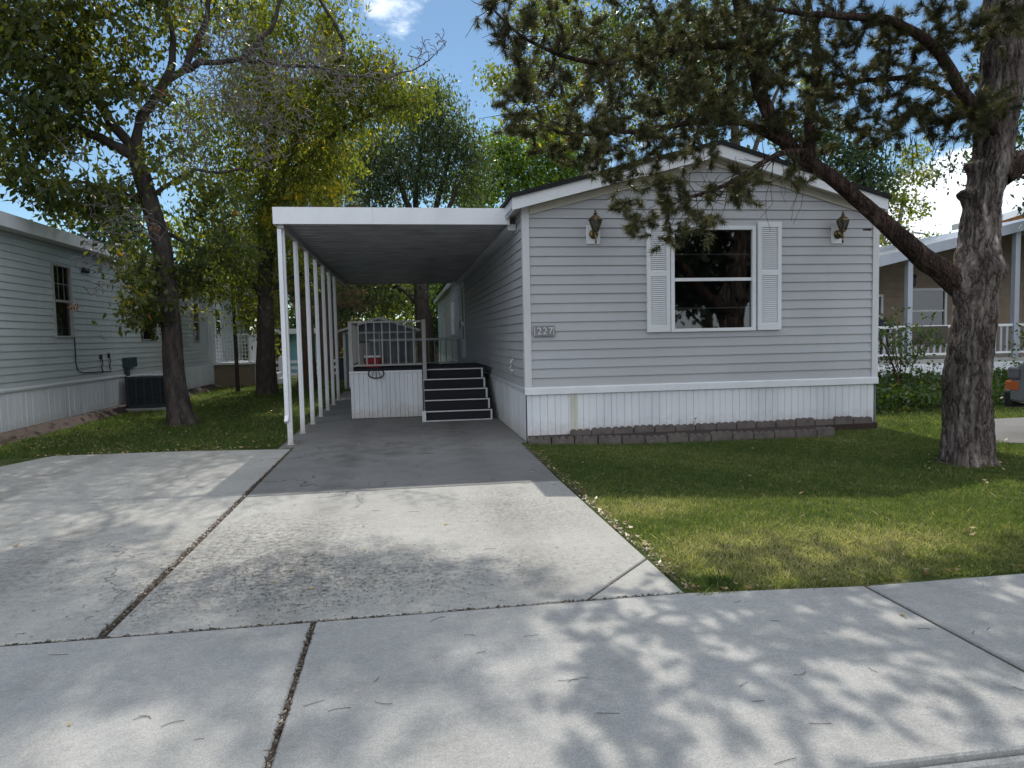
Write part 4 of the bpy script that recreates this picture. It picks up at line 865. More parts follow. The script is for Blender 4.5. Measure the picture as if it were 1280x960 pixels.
def trunk_mesh(name, P, Rr, m, parent, nseg=40, amp=.06, flare=.0, ridges=13, seed=0, bumps=(), step=.05, bark=0.):
    P, Rr = resample(P, Rr, step); k = len(P); d = nrm(np.gradient(P, axis=0)); ref = np.array([[0., 1, 0]]); a = nrm(np.cross(d, ref)); b = np.cross(d, a)
    t = np.linspace(0, 2*np.pi, nseg, endpoint=False); h = P[:, 2]-P[0, 2]; r2 = np.random.default_rng(seed)
    ph = r2.uniform(0, 6, 6); tt = t[None, :]; hh = h[:, None]
    rr = Rr[:, None]*(1+amp*(.5*np.sin(ridges*tt+1.6*np.sin(hh*2.1+ph[0])+ph[1])+.35*np.sin((ridges*2+1)*tt+hh*3+ph[2])+.5*np.sin(2*tt+hh*1.1+ph[3])+.4*np.sin(3*tt-hh*1.7+ph[4])))
    rr += r2.normal(0, 1, rr.shape)*Rr[:, None]*amp*.18
    if bark: rr += bark*bark_disp(np.broadcast_to(tt, rr.shape), np.broadcast_to(hh, rr.shape), float(np.max(Rr)), seed)*np.minimum(1, Rr[:, None]/.15)
    if flare: rr = rr*(1+flare*np.exp(-hh/.16)*(1+.45*np.sin(5*tt+ph[5])))
    for (bh, bt, br, bs) in bumps:
        dt = (tt-bt+np.pi) % (2*np.pi)-np.pi; rr += br*np.exp(-((hh-bh)/bs)**2-(dt/ .55)**2)
    V = (P[:, None, :]+(a[:, None, :]*np.cos(t)[None, :, None]+b[:, None, :]*np.sin(t)[None, :, None])*rr[:, :, None]).reshape(-1, 3)
    i, j = np.meshgrid(np.arange(k-1), np.arange(nseg), indexing='ij'); j2 = (j+1) % nseg
    return arr_obj(name, V, np.stack([i*nseg+j, i*nseg+j2, (i+1)*nseg+j2, (i+1)*nseg+j], -1).reshape(-1, 4), m, parent, smooth=True)

# ---- front pine
PY = 6.74
pine = root('pine_tree', (5.9, PY, 0), 'big rough barked pine leaning over the right lawn, one low limb crossing the gable', 'pine tree')
tp = [(5.90, PY, -.05), (5.90, PY, .4), (5.88, PY, .85), (5.95, PY, 1.35), (5.98, PY, 1.75), (5.98, PY, 2.05), (6.02, PY+.02, 2.4), (6.06, PY+.04, 2.75), (6.17, PY+.06, 3.15), (6.24, PY+.08, 3.6), (6.32, PY+.1, 4.2), (6.34, PY+.1, 4.8), (6.30, PY+.05, 6), (6.25, PY, 7.4), (6.2, PY, 9)]
tr = [.24, .225, .215, .205, .20, .215, .185, .17, .18, .19, .20, .195, .17, .13, .05]
trunk_mesh('trunk', tp, tr, m_bark_pine, pine, 220, .03, .20, 7, 3, step=.016, bark=.021, bumps=[(1.92, .25, .13, .24), (2.1, math.pi, .12, .15), (2.12, 4.6, .07, .14), (2.82, 0, .13, .05), (3.10, 0, .1, .05), (2.08, 1.6, .07, .15), (1.05, 1.4, .03, .07)])
def limb(pts, r, Ys=None): return resample(pts, r, .18, .006)
A = lambda px, py, Y: tuple(at(px, py, Y))
L = []
L.append(limb([(6.0, PY+.05, 1.76), (5.80, PY+.0, 1.86), A(1178, 340, 6.74), A(1140, 310, 6.8), A(1100, 272, 6.9), A(1040, 222, 7.0), A(985, 180, 7.1), A(955, 130, 7.1), A(935, 60, 7.1), A(920, 0, 7.1), (3.3, 7.0, 5.6), (3.1, 6.9, 7)], [.15, .14, .115, .10, .083, .074, .074, .068, .052, .044, .035, .02]))
L.append(limb([A(985, 180, 7.1), A(930, 155, 7.0), A(880, 150, 6.9), A(830, 160, 6.8), A(770, 165, 6.7), A(700, 165, 6.6), A(655, 140, 6.5)], [.06, .035, .03, .026, .022, .017, .01]))
L.append(limb([A(1010, 190, 7.08), A(985, 190, 6.9), A(940, 212, 6.7), A(905, 232, 6.6), A(850, 250, 6.5)], [.035, .03, .026, .022, .012]))
L.append(limb([A(935, 60, 7.1), A(880, 58, 6.9), A(820, 65, 6.8), A(750, 80, 6.7), A(690, 65, 6.6), A(650, 45, 6.5), A(615, 10, 6.5)], [.04, .03, .027, .024, .018, .014, .008]))
L.append(limb([A(1010, 205, 7.05), A(1012, 150, 7.2), A(1020, 90, 7.3), A(1010, 0, 7.4), (4.2, 7.5, 6)], [.07, .055, .045, .03, .015]))
L.append(limb([(6.2, PY, 3.4), A(1200, 110, 6.6), A(1170, 60, 6.5), A(1110, 25, 6.4), A(1040, 20, 6.3), A(960, 10, 6.2)], [.08, .06, .05, .04, .03, .015]))
L.append(limb([(6.2, PY, 3.3), A(1200, 130, 6.9), A(1150, 100, 7.0), A(1090, 100, 7.1), A(1020, 110, 7.2)], [.05, .04, .03, .025, .012]))
L.append(limb([(6.25, PY, 3.0), (6.7, 6.7, 3.3), (7.2, 6.6, 4.0), (7.6, 6.5, 5.0), (8.0, 6.5, 6)], [.11, .10, .08, .06, .03]))
L.append(limb([(6.3, PY, 5.0), (5.3, 6.2, 5.7), (4.0, 5.8, 6.2), (2.6, 5.5, 6.4), (1.6, 5.4, 6.5)], [.08, .06, .045, .03, .012]))
L.append(limb([(6.3, PY, 5.3), (5.6, 7.6, 6.0), (4.6, 8.4, 6.6), (3.6, 9.0, 7.0)], [.07, .05, .035, .015]))
L.append(limb([(6.3, PY, 5.6), (6.8, 5.4, 6.2), (7.0, 4.2, 6.6), (7.0, 3.4, 6.7)], [.06, .045, .03, .012]))
L.append(limb([(6.25, PY, 6.4), (7.4, 7.2, 7.2), (8.4, 7.6, 7.6)], [.05, .035, .012]))
trunk_mesh('limb', *L[0], m_bark_limb, pine, 90, .03, 0, 5, 8, step=.018, bark=.013, bumps=[(.55, 1, .02, .05), (1.0, 4, .02, .05)])
V, F = tubes(L[1:], 12); arr_obj('limbs', V, F, m_bark_limb, pine, smooth=True)
tips = []
# dense upper crown, thinning to hanging tufts at its lower edge
for (px, py, Y, r, n) in [(622, 12, 6.5, .16, 8), (640, 35, 6.5, .15, 9), (655, 55, 6.5, .15, 8), (690, 15, 6.5, .2, 9), (700, 50, 6.6, .2, 7), (645, 105, 6.5, .12, 6), (655, 130, 6.5, .16, 11), (640, 148, 6.5, .1, 5), (672, 165, 6.5, .15, 8),
    (690, 115, 6.6, .2, 8), (735, 30, 6.6, .25, 11), (750, 80, 6.7, .25, 11), (720, 130, 6.6, .22, 9), (715, 180, 6.5, .2, 10), (745, 160, 6.7, .22, 12), (740, 205, 6.6, .18, 9), (775, 120, 6.8, .25, 12), (795, 60, 6.8, .28, 14), (785, 185, 6.7, .2, 12),
    (770, 220, 6.6, .15, 9), (790, 245, 6.5, .14, 9), (775, 278, 6.4, .06, 3), (800, 280, 6.4, .11, 6), (815, 235, 6.5, .16, 9), (838, 275, 6.4, .10, 5), (855, 298, 6.3, .12, 8), (875, 285, 6.4, .12, 6), (850, 240, 6.5, .14, 6), (830, 200, 6.7, .18, 9),
    (885, 258, 6.5, .13, 6), (905, 235, 6.6, .14, 6), (870, 205, 6.8, .16, 7), (930, 250, 6.6, .13, 5), (960, 225, 6.6, .12, 6), (975, 240, 6.6, .10, 4), (920, 205, 6.7, .12, 4), (835, 150, 6.8, .25, 12), (850, 100, 6.8, .28, 14), (850, 40, 6.8, .3, 16), (900, 25, 6.8, .3, 16),
    (890, 80, 6.9, .28, 15), (905, 130, 6.9, .26, 16), (880, 170, 6.9, .2, 10), (945, 100, 7.0, .28, 16), (950, 40, 6.7, .3, 16), (990, 20, 6.7, .3, 17), (990, 80, 7.0, .3, 18), (965, 150, 7.0, .22, 11), (1000, 140, 7.1, .28, 17), (1040, 50, 6.9, .3, 18), (1040, 110, 7.1, .3, 18), (1060, 160, 7.2, .24, 15),
    (1085, 20, 6.6, .3, 16), (1095, 80, 7.0, .3, 16), (1100, 130, 7.1, .28, 17), (1110, 170, 7.1, .18, 10), (1140, 30, 6.5, .26, 13), (1140, 75, 6.9, .2, 6), (1150, 130, 7.0, .2, 12), (1180, 15, 6.5, .22, 11), (1175, 150, 6.9, .16, 9), (1190, 115, 6.8, .14, 5), (1210, 140, 6.5, .16, 11), (1225, 155, 6.4, .12, 9),
    (1220, 30, 6.3, .2, 10), (1255, 25, 6.3, .25, 13), (1270, 70, 6.9, .2, 7), (1275, 190, 7.3, .14, 8), (1250, 130, 6.3, .08, 3), (1165, 60, 6.7, .12, 4), (1275, 120, 7.2, .12, 4)]:
    c = at(px, py, Y); n = int(n*(2.0 if py < 190 and px > 780 else (1.5 if py < 190 else 1.2))); b_ = ball(c, r*1.15, n, .9); b_[:, 1] += rng.uniform(-.6, .6, n); tips.append(b_)
for (c, r, n) in [((1.6, 5.6, 5.6), .9, 90), ((2.6, 6.2, 5.6), 1.0, 110), ((3.6, 6.0, 6.2), 1.2, 120), ((5.0, 6.6, 5.8), 1.1, 110), ((3.2, 7.0, 7.2), 1.0, 70), ((6.2, 6.7, 7.6), 1.4, 120), ((7.6, 6.6, 5.8), 1.2, 80), ((7, 4.2, 6.6), 1.1, 80), ((4.2, 8.4, 6.6), 1.0, 80), ((8.3, 7.4, 7.3), 1.0, 50), ((4.6, 5.6, 6.9), 1.0, 80), ((1.2, 6.8, 5.5), .7, 45)]:
    tips.append(ball(c, r, int(n*.8)))
tips = np.vstack(tips); paths, ends = grow(L, tips, .0035, .2, 0, .022)
# bare hanging twigs and dead stubs
hang = []
for (px, py, Y) in [(1120, 170, 7.0), (1135, 165, 7.0), (1150, 160, 6.9), (1165, 150, 6.9), (1140, 172, 7.1), (990, 190, 6.9), (1000, 195, 6.9), (975, 200, 6.8), (1180, 160, 6.8), (1105, 180, 7.1), (800, 165, 6.7), (870, 150, 6.9)]:
    for q in range(3):
        p0 = at(px+rng.uniform(-14, 14), py, Y); ln = rng.uniform(.25, .75); pts = [p0+np.array([rng.normal(0, .03)+.06*s*rng.normal(), rng.normal(0, .03), -ln*s]) for s in np.linspace(0, 1, 5)]
        hang.append((np.array(pts), np.linspace(.005, .002, 5)))
for (px, py, dx, dz) in [(1064, 245, 0, .12), (1104, 275, .01, .09), (1088, 287, -.12, -.01), (1150, 330, 0.02, .08)]:
    p0 = at(px, py, 6.85); hang.append((np.array([p0, p0+[dx/2, -.04, dz/2], p0+[dx, -.05, dz]]), np.array([.014, .012, .008])))
for k in range(260):
    P_, r_ = L[int(rng.choice([1, 2, 3, 4, 6, 6]))]; p0 = P_[int(rng.integers(2, len(P_)))]; d = rng.normal(0, 1, 3); d[2] -= .5; d = d/np.linalg.norm(d)*rng.uniform(.15, .5); hang.append((np.array([p0, p0+d*.5+rng.normal(0, .02, 3), p0+d]), np.array([.006, .004, .002])))
V, F = tubes(paths+hang, 5); arr_obj('twigs', V, F, m_bark_limb, pine)
# a second, shorter tuft behind each tip
e2 = [(p-d/np.linalg.norm(d)*.10+rng.normal(0, .05, 3), d+rng.normal(0, .05, 3)) for p, d in ends if rng.random() < .6]
V, F, v = needles(ends+e2, 135, .078, .0052, .10); arr_obj('needles', V, F, m_needle, pine, v=v)

# ---- left ash with its dead branches
ash = root('ash_tree', (-3.96, 13.4, 0), 'leaning ash on the left lawn with green and yellowing leaves and bare dead branches', 'ash tree')
AY = 13.4
trunk_mesh('trunk', [A(228, 533, AY), A(219, 480, AY), A(214, 410, AY), A(208, 350, AY), A(203, 310, AY), A(190, 262, AY), A(176, 215, AY), A(166, 185, AY)], [.215, .175, .165, .158, .152, .146, .14, .12], m_bark_ash, ash, 140, .02, .40, 7, 5, step=.03, bark=.013, bumps=[(2.2, 1, .03, .1)])
LA = [limb([A(180, 225, AY), A(168, 190, AY), A(135, 150, AY), A(118, 110, AY), A(105, 50, AY), A(100, 0, AY), (-5.4, 13.2, 9.0)], [.105, .095, .08, .065, .05, .04, .02]),
      limb([A(168, 195, AY), A(110, 165, 13.2), A(60, 145, 13), A(0, 115, 12.8), (-7.6, 12.4, 6.2)], [.10, .07, .055, .04, .015]),
      limb([A(172, 200, AY), A(176, 150, AY), A(195, 118, AY), A(215, 75, AY), A(212, 30, AY), A(205, -40, 13.2), (-3.9, 13, 9.4)], [.10, .082, .074, .066, .04, .03, .015]),
      limb([A(195, 118, AY), A(225, 92, 13.3), A(270, 76, 13.2), A(330, 80, 13.0), A(400, 86, 12.8), A(460, 99, 12.6), A(520, 85, 12.5), A(556, 55, 12.5)], [.07, .064, .048, .035, .026, .018, .011, .006]),
      limb([A(225, 92, 13.3), A(250, 40, 13.2), A(262, 0, 13.1), (-3.0, 13, 8.8)], [.06, .05, .04, .02]),
      limb([A(184, 246, AY), A(215, 228, 13.35), A(250, 215, 13.3), A(290, 216, 13.2), A(335, 200, 13.0)], [.045, .036, .03, .024, .010]),
      limb([A(188, 255, AY), A(140, 238, 13.2), A(95, 225, 13.0), A(50, 235, 12.9)], [.05, .035, .022, .01]),
      limb([A(300, 78, 13.1), A(330, 45, 13.0), A(350, 10, 12.9), (-1.9, 12.8, 8.2)], [.05, .035, .028, .012]),
      limb([A(200, 290, AY), A(230, 300, 13.6), A(265, 320, 13.9), A(290, 335, 14.2)], [.045, .03, .02, .01])]
LA = [(P_+np.vstack([np.zeros((1, 3)), rng.normal(0, .022, (len(P_)-1, 3))]), r_*(1+rng.normal(0, .06, len(r_)))) for P_, r_ in LA]
V, F = tubes(LA, 12); arr_obj('limbs', V, F, m_bark_dark, ash, smooth=True)
tipsA = []
for (px, py, Y, r, n) in [(20, 25, 12.8, .8, 26), (70, 50, 13, .8, 26), (30, 90, 12.8, .8, 30), (20, 150, 12.6, .6, 22), (70, 110, 13, .6, 18), (15, 195, 12.6, .5, 18), (60, 165, 12.9, .4, 12), (95, 150, 13, .4, 8), (100, 90, 13.2, .7, 16), (130, 40, 13.3, .8, 24), (160, 90, 13.2, .7, 15), (130, 130, 13, .5, 12),
    (85, 245, 12.9, .35, 12), (115, 250, 13, .35, 13), (60, 240, 12.8, .3, 7), (35, 225, 12.6, .25, 5), (140, 235, 13, .4, 10), (200, 30, 13.2, .8, 9), (270, 20, 13.2, .8, 7), (180, 5, 13, .8, 12), (250, 130, 13.6, .7, 4), (185, 350, 13.1, .25, 9), (190, 380, 13, .25, 9), (178, 395, 13, .2, 6), (175, 330, 13.4, .3, 8), (240, 340, 14, .5, 16), (280, 310, 14, .5, 16),
    (220, 200, 13.2, .5, 8), (270, 250, 13.6, .6, 14), (150, 300, 13.6, .35, 5)]:
    tipsA.append(ball(at(px, py, Y), r, n)+rng.uniform(-1, 1, (n, 1))*np.array([[.0, .8, 0]]))
for (c, r, n) in [((-5.2, 13.2, 8.6), 1.5, 90), ((-3.6, 13, 8.8), 1.5, 90), ((-6.8, 12.6, 7.2), 1.4, 80), ((-2.2, 12.8, 8.2), 1.1, 50), ((-4.6, 11.8, 7.8), 1.2, 50), ((-7.6, 12.3, 5.6), .9, 40), ((-3.6, 13.1, 10.4), 1.4, 130), ((-1.6, 13.2, 10.3), 1.3, 130), ((.3, 13.2, 9.9), 1.0, 80), ((-5.6, 13.2, 10.4), 1.3, 110), ((-2.6, 13.6, 9.4), 1.1, 60)]: tipsA.append(ball(c, r, n))
tipsA = np.vstack(tipsA); paths, ends = grow(LA, tipsA, .004, .3, 0, .03)
V, F, v = leaves(np.array([e[0] for e in ends]), 44, .16, .125, .068, .7); arr_obj('leaves', V, F, m_leaf_ash, ash, v=v)
# dead twig work round the long bare limb
dtip = []
for (px, py, r, n) in [(300, 60, .6, 110), (350, 90, .6, 120), (400, 70, .55, 100), (270, 110, .6, 100), (310, 130, .6, 110), (360, 150, .5, 45), (430, 110, .4, 40), (480, 90, .35, 30), (250, 150, .5, 40), (230, 200, .45, 35), (170, 280, .4, 34), (130, 300, .35, 26), (200, 140, .5, 30), (530, 65, .28, 18), (550, 50, .12, 6), (110, 330, .25, 14), (140, 260, .4, 26), (330, 190, .4, 24), (90, 190, .4, 14), (270, 40, .4, 30), (145, 340, .18, 8), (120, 360, .2, 8)]:
    n = int(n*2.8); b_ = ball(at(px, py, 12.5), r, n); b_[:, 1] += rng.uniform(-.3, .3, n); dtip.append(b_)
dpaths, dends = grow(LA, np.vstack(dtip), .0075, .14, 0, .022)
V, F = tubes(paths, 5); arr_obj('twigs', V, F, m_bark_dark, ash)
V, F = tubes(dpaths, 4); arr_obj('dead_twigs', V, F, m_twig, ash)
cc = np.array([at(px, py, 12.6) for px, py in [(203, 115), (150, 50), (235, 8), (233, 165), (250, 50), (94, 382), (196, 285)]]); V, F, v = leaves(cc, 30, .05, .07, .02, .8, vbase=np.full(len(cc), .5)); tag(arr_obj('dry_seed_clusters', V, F, mat('dry_seed', (.20, .09, .04), .9), ash, v=v), kind='stuff')

# ---- generic broadleaf
def broadleaf(name, base, label, cat, trunk, limbs_, blobs, mleaf, mbark, nleaf=26, spread=.25, L_=.16, W_=.08, droop=.5, group=None, r0=.006):
    t = root(name, base, label, cat, group)
    trunk_mesh('trunk', trunk[0], trunk[1], mbark, t, 20, .06, .25, 9, 2)
    Ls = [resample(p, r, .4, .02) for p, r in limbs_]+[resample(trunk[0][-2:], trunk[1][-2:], .4)]
    V, F = tubes(Ls, 8); arr_obj('limbs', V, F, mbark, t, smooth=True)
    tips_ = np.vstack([ball(c, r, n, f) for c, r, n, f in blobs]); paths, ends = grow(Ls, tips_, r0, .5, 0, .05)
    V, F = tubes(paths, 4); arr_obj('twigs', V, F, mbark, t)
    C = np.array([e[0] for e in ends]); V, F, v = leaves(C, nleaf, spread, L_, W_, droop); arr_obj('leaves', V, F, mleaf, t, v=v)
    return t
def auto(name, x, y, H, Rc, label, cat, mleaf, mbark, base=.25, n=260, rt=.22, group=None, aspect=1., **kw):
    """tree with crown of random lobes"""
    r = np.random.default_rng(int(abs(x*31+y*17))); top = H; zb = H*base
    tr_ = ([(x, y, -.05), (x+r.normal(0, .1), y, zb*.6), (x+r.normal(0, .15), y, zb), (x+r.normal(0, .2), y, H*.6), (x+r.normal(0, .3), y, H*.85)], [rt*1.15, rt*.95, rt*.85, rt*.5, rt*.2])
    lim = []; bl = []
    for k in range(9):
        a = 2*math.pi*k/9+r.uniform(-.3, .3); h = zb+(H*.75-zb)*r.uniform(.0, 1); rr = Rc*r.uniform(.45, .8)*(1-.4*(h-zb)/(H-zb)); c = (x+rr*math.cos(a), y+rr*math.sin(a), min(H*.92, h+Rc*.45*aspect))
        lim.append(([(x, y, h*.9), ((x+c[0])/2, (y+c[1])/2, (h+c[2])/2-.1), c], [rt*.4, rt*.22, rt*.08])); bl.append((c, Rc*r.uniform(.38, .5), int(n/10), .8*aspect))
    bl.append(((x, y, H-Rc*.45), Rc*.5, int(n/8), aspect)); bl.append(((x+r.uniform(-.3, .3)*Rc, y, H*.6), Rc*.6, int(n/8), aspect))
    return broadleaf(name, (x, y, 0), label, cat, tr_, lim, bl, mleaf, mbark, group=group, **kw)

G_BACK = 'trees behind the homes'
# tree 2, yellow-green, behind the ash
T2 = at(333, 490, 20.5); T2[2] = 0
def bl(lst, Y, n=None): return [(tuple(at(px, py, Y+dy)), r, k, .85) for (px, py, dy, r, k) in lst]
broadleaf('ash_tree', tuple(T2), 'tall ash with lime and yellow leaves behind the carport roof, dark rough trunk', 'ash tree',
    ([tuple(T2-[0, 0, .05]), tuple(T2+[.05, 0, 1.5]), tuple(T2+[.1, 0, 3]), tuple(T2+[.2, -.2, 5])], [.28, .23, .20, .16]),
    [([tuple(T2+[.15, -.1, 3.5]), A(380, 200, 18.5), A(450, 150, 17.5), A(500, 130, 17)], [.14, .09, .05, .02]), ([tuple(T2+[.15, -.1, 4.5]), A(340, 130, 18.5), A(330, 60, 18)], [.12, .08, .03]), ([tuple(T2+[.1, 0, 2.8]), A(400, 330, 20), A(440, 300, 19)], [.08, .05, .02]), ([tuple(T2+[.1, 0, 2.6]), A(290, 330, 20), A(250, 320, 19)], [.08, .05, .02]), ([tuple(T2+[.2, -.2, 4.8]), A(400, 110, 18), A(430, 60, 17.5), (-1.8, 17.5, 9.5)], [.12, .08, .05, .03])],
    bl([(330, 150, -2.5, 1.0, 40), (380, 130, -2.5, 1.0, 42), (430, 95, -3, .6, 26), (462, 75, -3, .4, 16), (485, 100, -3, .35, 13), (400, 190, -2, .9, 38), (440, 150, -3, .6, 26), (500, 130, -3.2, .28, 13), (520, 122, -3.2, .2, 8), (465, 125, -3, .4, 16), (340, 210, -2, 1.0, 38), (300, 250, -1.5, 1.0, 36), (385, 240, -2, .7, 26), (350, 280, -1, 1.0, 36), (270, 200, -2, .9, 28), (425, 205, -2.4, .3, 10), (300, 330, 0, 1.0, 34), (370, 330, 0, .9, 28), (270, 360, -.5, .8, 22), (310, 90, -2.5, 1.0, 32), (370, 50, -2.5, .8, 24), (410, 45, -2.5, .4, 10), (240, 290, -1, .8, 22), (330, 390, .5, .7, 16), (260, 140, -2, .8, 24)], 20.5)+[((-2.5, 18, 10), 1.6, 70, .9), ((-4.5, 19, 10), 1.8, 70, .9)],
    m_leaf_lime, m_bark_dark, 60, .30, .13, .052, .9)
# yellowing sprays on its outer twigs
ys = root('yellow_ash_sapling', (-4.9, 22.0, 0), 'slim sapling with yellow sprays of leaves between the ash trunks', 'young tree')
p0 = np.array([-4.9, 22.0, 0]); trunk_mesh('trunk', [p0, p0+[.1, -.5, 2.5], p0+[.3, -1.4, 4.6]], [.06, .045, .03], m_bark_dark, ys, 12, .05, .1, 5, 1)
Ls = [resample([p0+[.3, -1.4, 4.5], A(345, 270, 19), A(362, 277, 18.6)], [.03, .015, .008], .3), resample([p0+[.3, -1.4, 4.5], A(330, 180, 18.6), A(380, 200, 18)], [.03, .02, .008], .3)]
V, F = tubes(Ls, 6); arr_obj('branches', V, F, m_bark_dark, ys)
cc = np.vstack([ball(A(340, 275, 18.6), .25, 5), ball(A(300, 310, 19), .3, 4), ball(A(420, 235, 17.6), .3, 5), ball(A(375, 240, 17.8), .25, 4)]); V, F, v = leaves(cc, 30, .14, .17, .06, 1.0); arr_obj('leaves', V, F, m_leaf_yellow, ys, v=v)
# tree 3 and 4: conifers behind the posts
def conifer(name, x, y, H, label, rt=.22, nb=60, brown=False, zlow=1.9, R=2.2, group=None):
    t = root(name, (x, y, 0), label, 'conifer', group); tp_ = [(x, y, -.05), (x, y, H*.5), (x, y, H)]
    trunk_mesh('trunk', tp_, [rt*1.2, rt*.7, .03], m_bark_red, t, 18, .06, .25, 9, 4)
    Ls = []; tips_ = []
    for k in range(nb):
        z = zlow+(H-zlow)*(k/nb)**1.05; a = k*2.4+rng.uniform(-.3, .3); rr = R*(1-(z-zlow)/(H-zlow))**.75*rng.uniform(.75, 1.1)+.15
        e = np.array([x+rr*math.cos(a), y+rr*math.sin(a), z+rr*rng.uniform(-.18, .15)]); Ls.append(resample([(x, y, z), ((x+e[0])/2, (y+e[1])/2, (z+e[2])/2-.05), tuple(e)], [.035, .02, .008], .3))
        for s in np.linspace(.3, 1, 7): tips_.append(np.array([x, y, z])*(1-s)+e*s+rng.normal(0, .22, 3)*np.array([1, 1, .5]))
    V, F = tubes(Ls, 5); arr_obj('branches', V, F, m_bark_red, t)
    ends_ = [(p, np.array([p[0]-x, p[1]-y, .3])) for p in tips_]
    V, F, v = needles(ends_, 60, .26, .018, .35); arr_obj('needles', V, F, m_needle_brown if brown else m_needle, t, v=v); return t
T3 = at(385, 485, 23.0)
conifer('pine_tree', T3[0], 23.0, 9.5, 'thin brownish pine seen through the carport posts', .24, 44, True, 2.6, 2.4)
T4 = at(408, 478, 26.0); conifer('pine_tree', T4[0], 26.0, 8.5, 'slim reddish trunked pine behind the last carport post', .16, 40, False, 2.8, 1.8)
conifer('spruce_tree', at(420, 300, 30)[0], 30, 14.6, 'tall dark spruce whose tip rises behind the lime ash', .3, 90, False, 3, 2.6)
conifer('spruce_tree', at(340, 300, 34)[0], 34, 16.5, 'tallest dark spruce left of the other spruce tip', .3, 90, False, 3, 2.8)
# centre locust
E0 = at(532, 440, 27); E0[2] = 0
broadleaf('locust_tree', tuple(E0), 'dark blue green locust rising behind the carport roof with several upright stems', 'locust tree',
    ([tuple(E0-[0, 0, .05]), tuple(E0+[0, 0, 1.5]), tuple(E0+[-.1, 0, 3.2]), tuple(E0+[0, 0, 5])], [.36, .31, .28, .22]),
    [([tuple(E0+[0, 0, 3.0]), A(505, 240, 27), A(480, 180, 27)], [.15, .1, .04]), ([tuple(E0+[0, 0, 3.2]), A(520, 240, 27.3), A(530, 160, 27.5)], [.14, .1, .04]), ([tuple(E0+[0, 0, 3.3]), A(552, 230, 27), A(570, 170, 27)], [.14, .09, .04]), ([tuple(E0+[0, 0, 3.0]), A(565, 250, 26.6), A(590, 200, 26.5)], [.1, .08, .03]), ([tuple(E0+[0, 0, 2.6]), A(480, 350, 27), A(445, 345, 27)], [.12, .07, .03])],
    bl([(480, 200, 0, 1.1, 34), (465, 230, 0, 1.0, 26), (500, 160, 0, 1.2, 38), (535, 140, 0, 1.0, 34), (545, 180, 0, 1.3, 38), (570, 165, 0, .8, 28), (590, 205, 0, .7, 20), (580, 235, 0, .9, 24), (510, 215, 0, 1.2, 30), (545, 225, 0, 1.0, 22), (475, 250, 0, 1.0, 22), (500, 120, 0, .6, 13), (540, 118, 0, .5, 13), (455, 190, 0, .8, 18), (450, 350, 0, 1.0, 24), (490, 345, 0, 1.2, 30), (460, 375, .5, .9, 18), (500, 370, .5, .8, 15), (430, 375, .5, .8, 18)], 27), m_leaf_blue, m_bark_dark, 60, .42, .17, .07, 1.0)
# bright tree behind the home, tall poplar behind the roof
xb, yb = at(650, 250, 38)[0], 38
broadleaf('maple_tree', (xb, yb, 0), 'bright green maple showing over the left slope of the grey roof', 'maple tree', ([(xb, yb, -.05), (xb, yb, 2), (xb, yb, 5), (xb, yb, 8)], [.35, .3, .25, .15]),
    [([(xb, yb, 4), A(620, 220, 38), A(600, 200, 38)], [.14, .08, .03]), ([(xb, yb, 5), A(680, 200, 38), A(700, 190, 38)], [.14, .08, .03])],
    bl([(600, 235, 0, 1.6, 44), (640, 200, 0, 1.7, 55), (680, 190, 0, 1.7, 50), (620, 180, 0, 1.0, 22), (660, 230, 0, 1.7, 50), (700, 225, 0, 1.5, 38), (590, 250, 0, 1.3, 28), (720, 200, 0, 1.5, 34), (560, 340, 0, 1.4, 26), (570, 370, 0, 1.3, 24), (690, 160, 0, 1.0, 18)], 38), m_leaf_bright, m_bark_dark, 30, .42, .26, .15, .5)
xp, yp = at(745, 230, 26)[0], 26
broadleaf('poplar_tree', (xp, yp, 0), 'tall pale stemmed poplar with yellow green leaves behind the hanging pine boughs', 'poplar tree', ([(xp+.3, yp, -.05), (xp, yp, 3), A(742, 190, 26), A(765, 100, 26), A(770, 0, 26)], [.34, .3, .25, .17, .1]),
    [([A(745, 180, 26), A(700, 120, 26), A(650, 90, 25.6)], [.12, .07, .02]), ([A(760, 120, 26), A(720, 60, 26), A(680, 20, 25.6)], [.1, .06, .02]), ([A(765, 100, 26), A(820, 60, 26), A(850, 20, 26)], [.1, .06, .02]), ([A(750, 170, 26), A(800, 140, 26), A(850, 120, 26)], [.1, .06, .02])],
    bl([(665, 20, 0, 1.0, 30), (700, 30, 0, 1.2, 40), (740, 50, 0, 1.2, 42), (650, 95, 0, .9, 26), (630, 110, 0, .5, 10), (690, 90, 0, 1.1, 36), (730, 110, 0, 1.0, 34), (780, 40, 0, 1.2, 34), (830, 60, 0, 1.2, 34), (870, 30, 0, 1.0, 24), (800, 120, 0, 1.1, 26), (700, 140, 0, .8, 22), (670, 150, 0, .6, 14), (850, 130, 0, 1.1, 22), (720, 170, 0, .6, 12), (790, 170, 0, .8, 14), (640, 150, 0, .5, 7), (900, 90, 0, 1.2, 26), (960, 60, 0, 1.3, 26), (1010, 100, 0, 1.2, 22), (615, 95, 0, .35, 5)], 26)+[((xp, 26, 14.5), 2.4, 60, 1)], m_leaf_lime, m_bark_pale, 26, .3, .16, .1, .5)
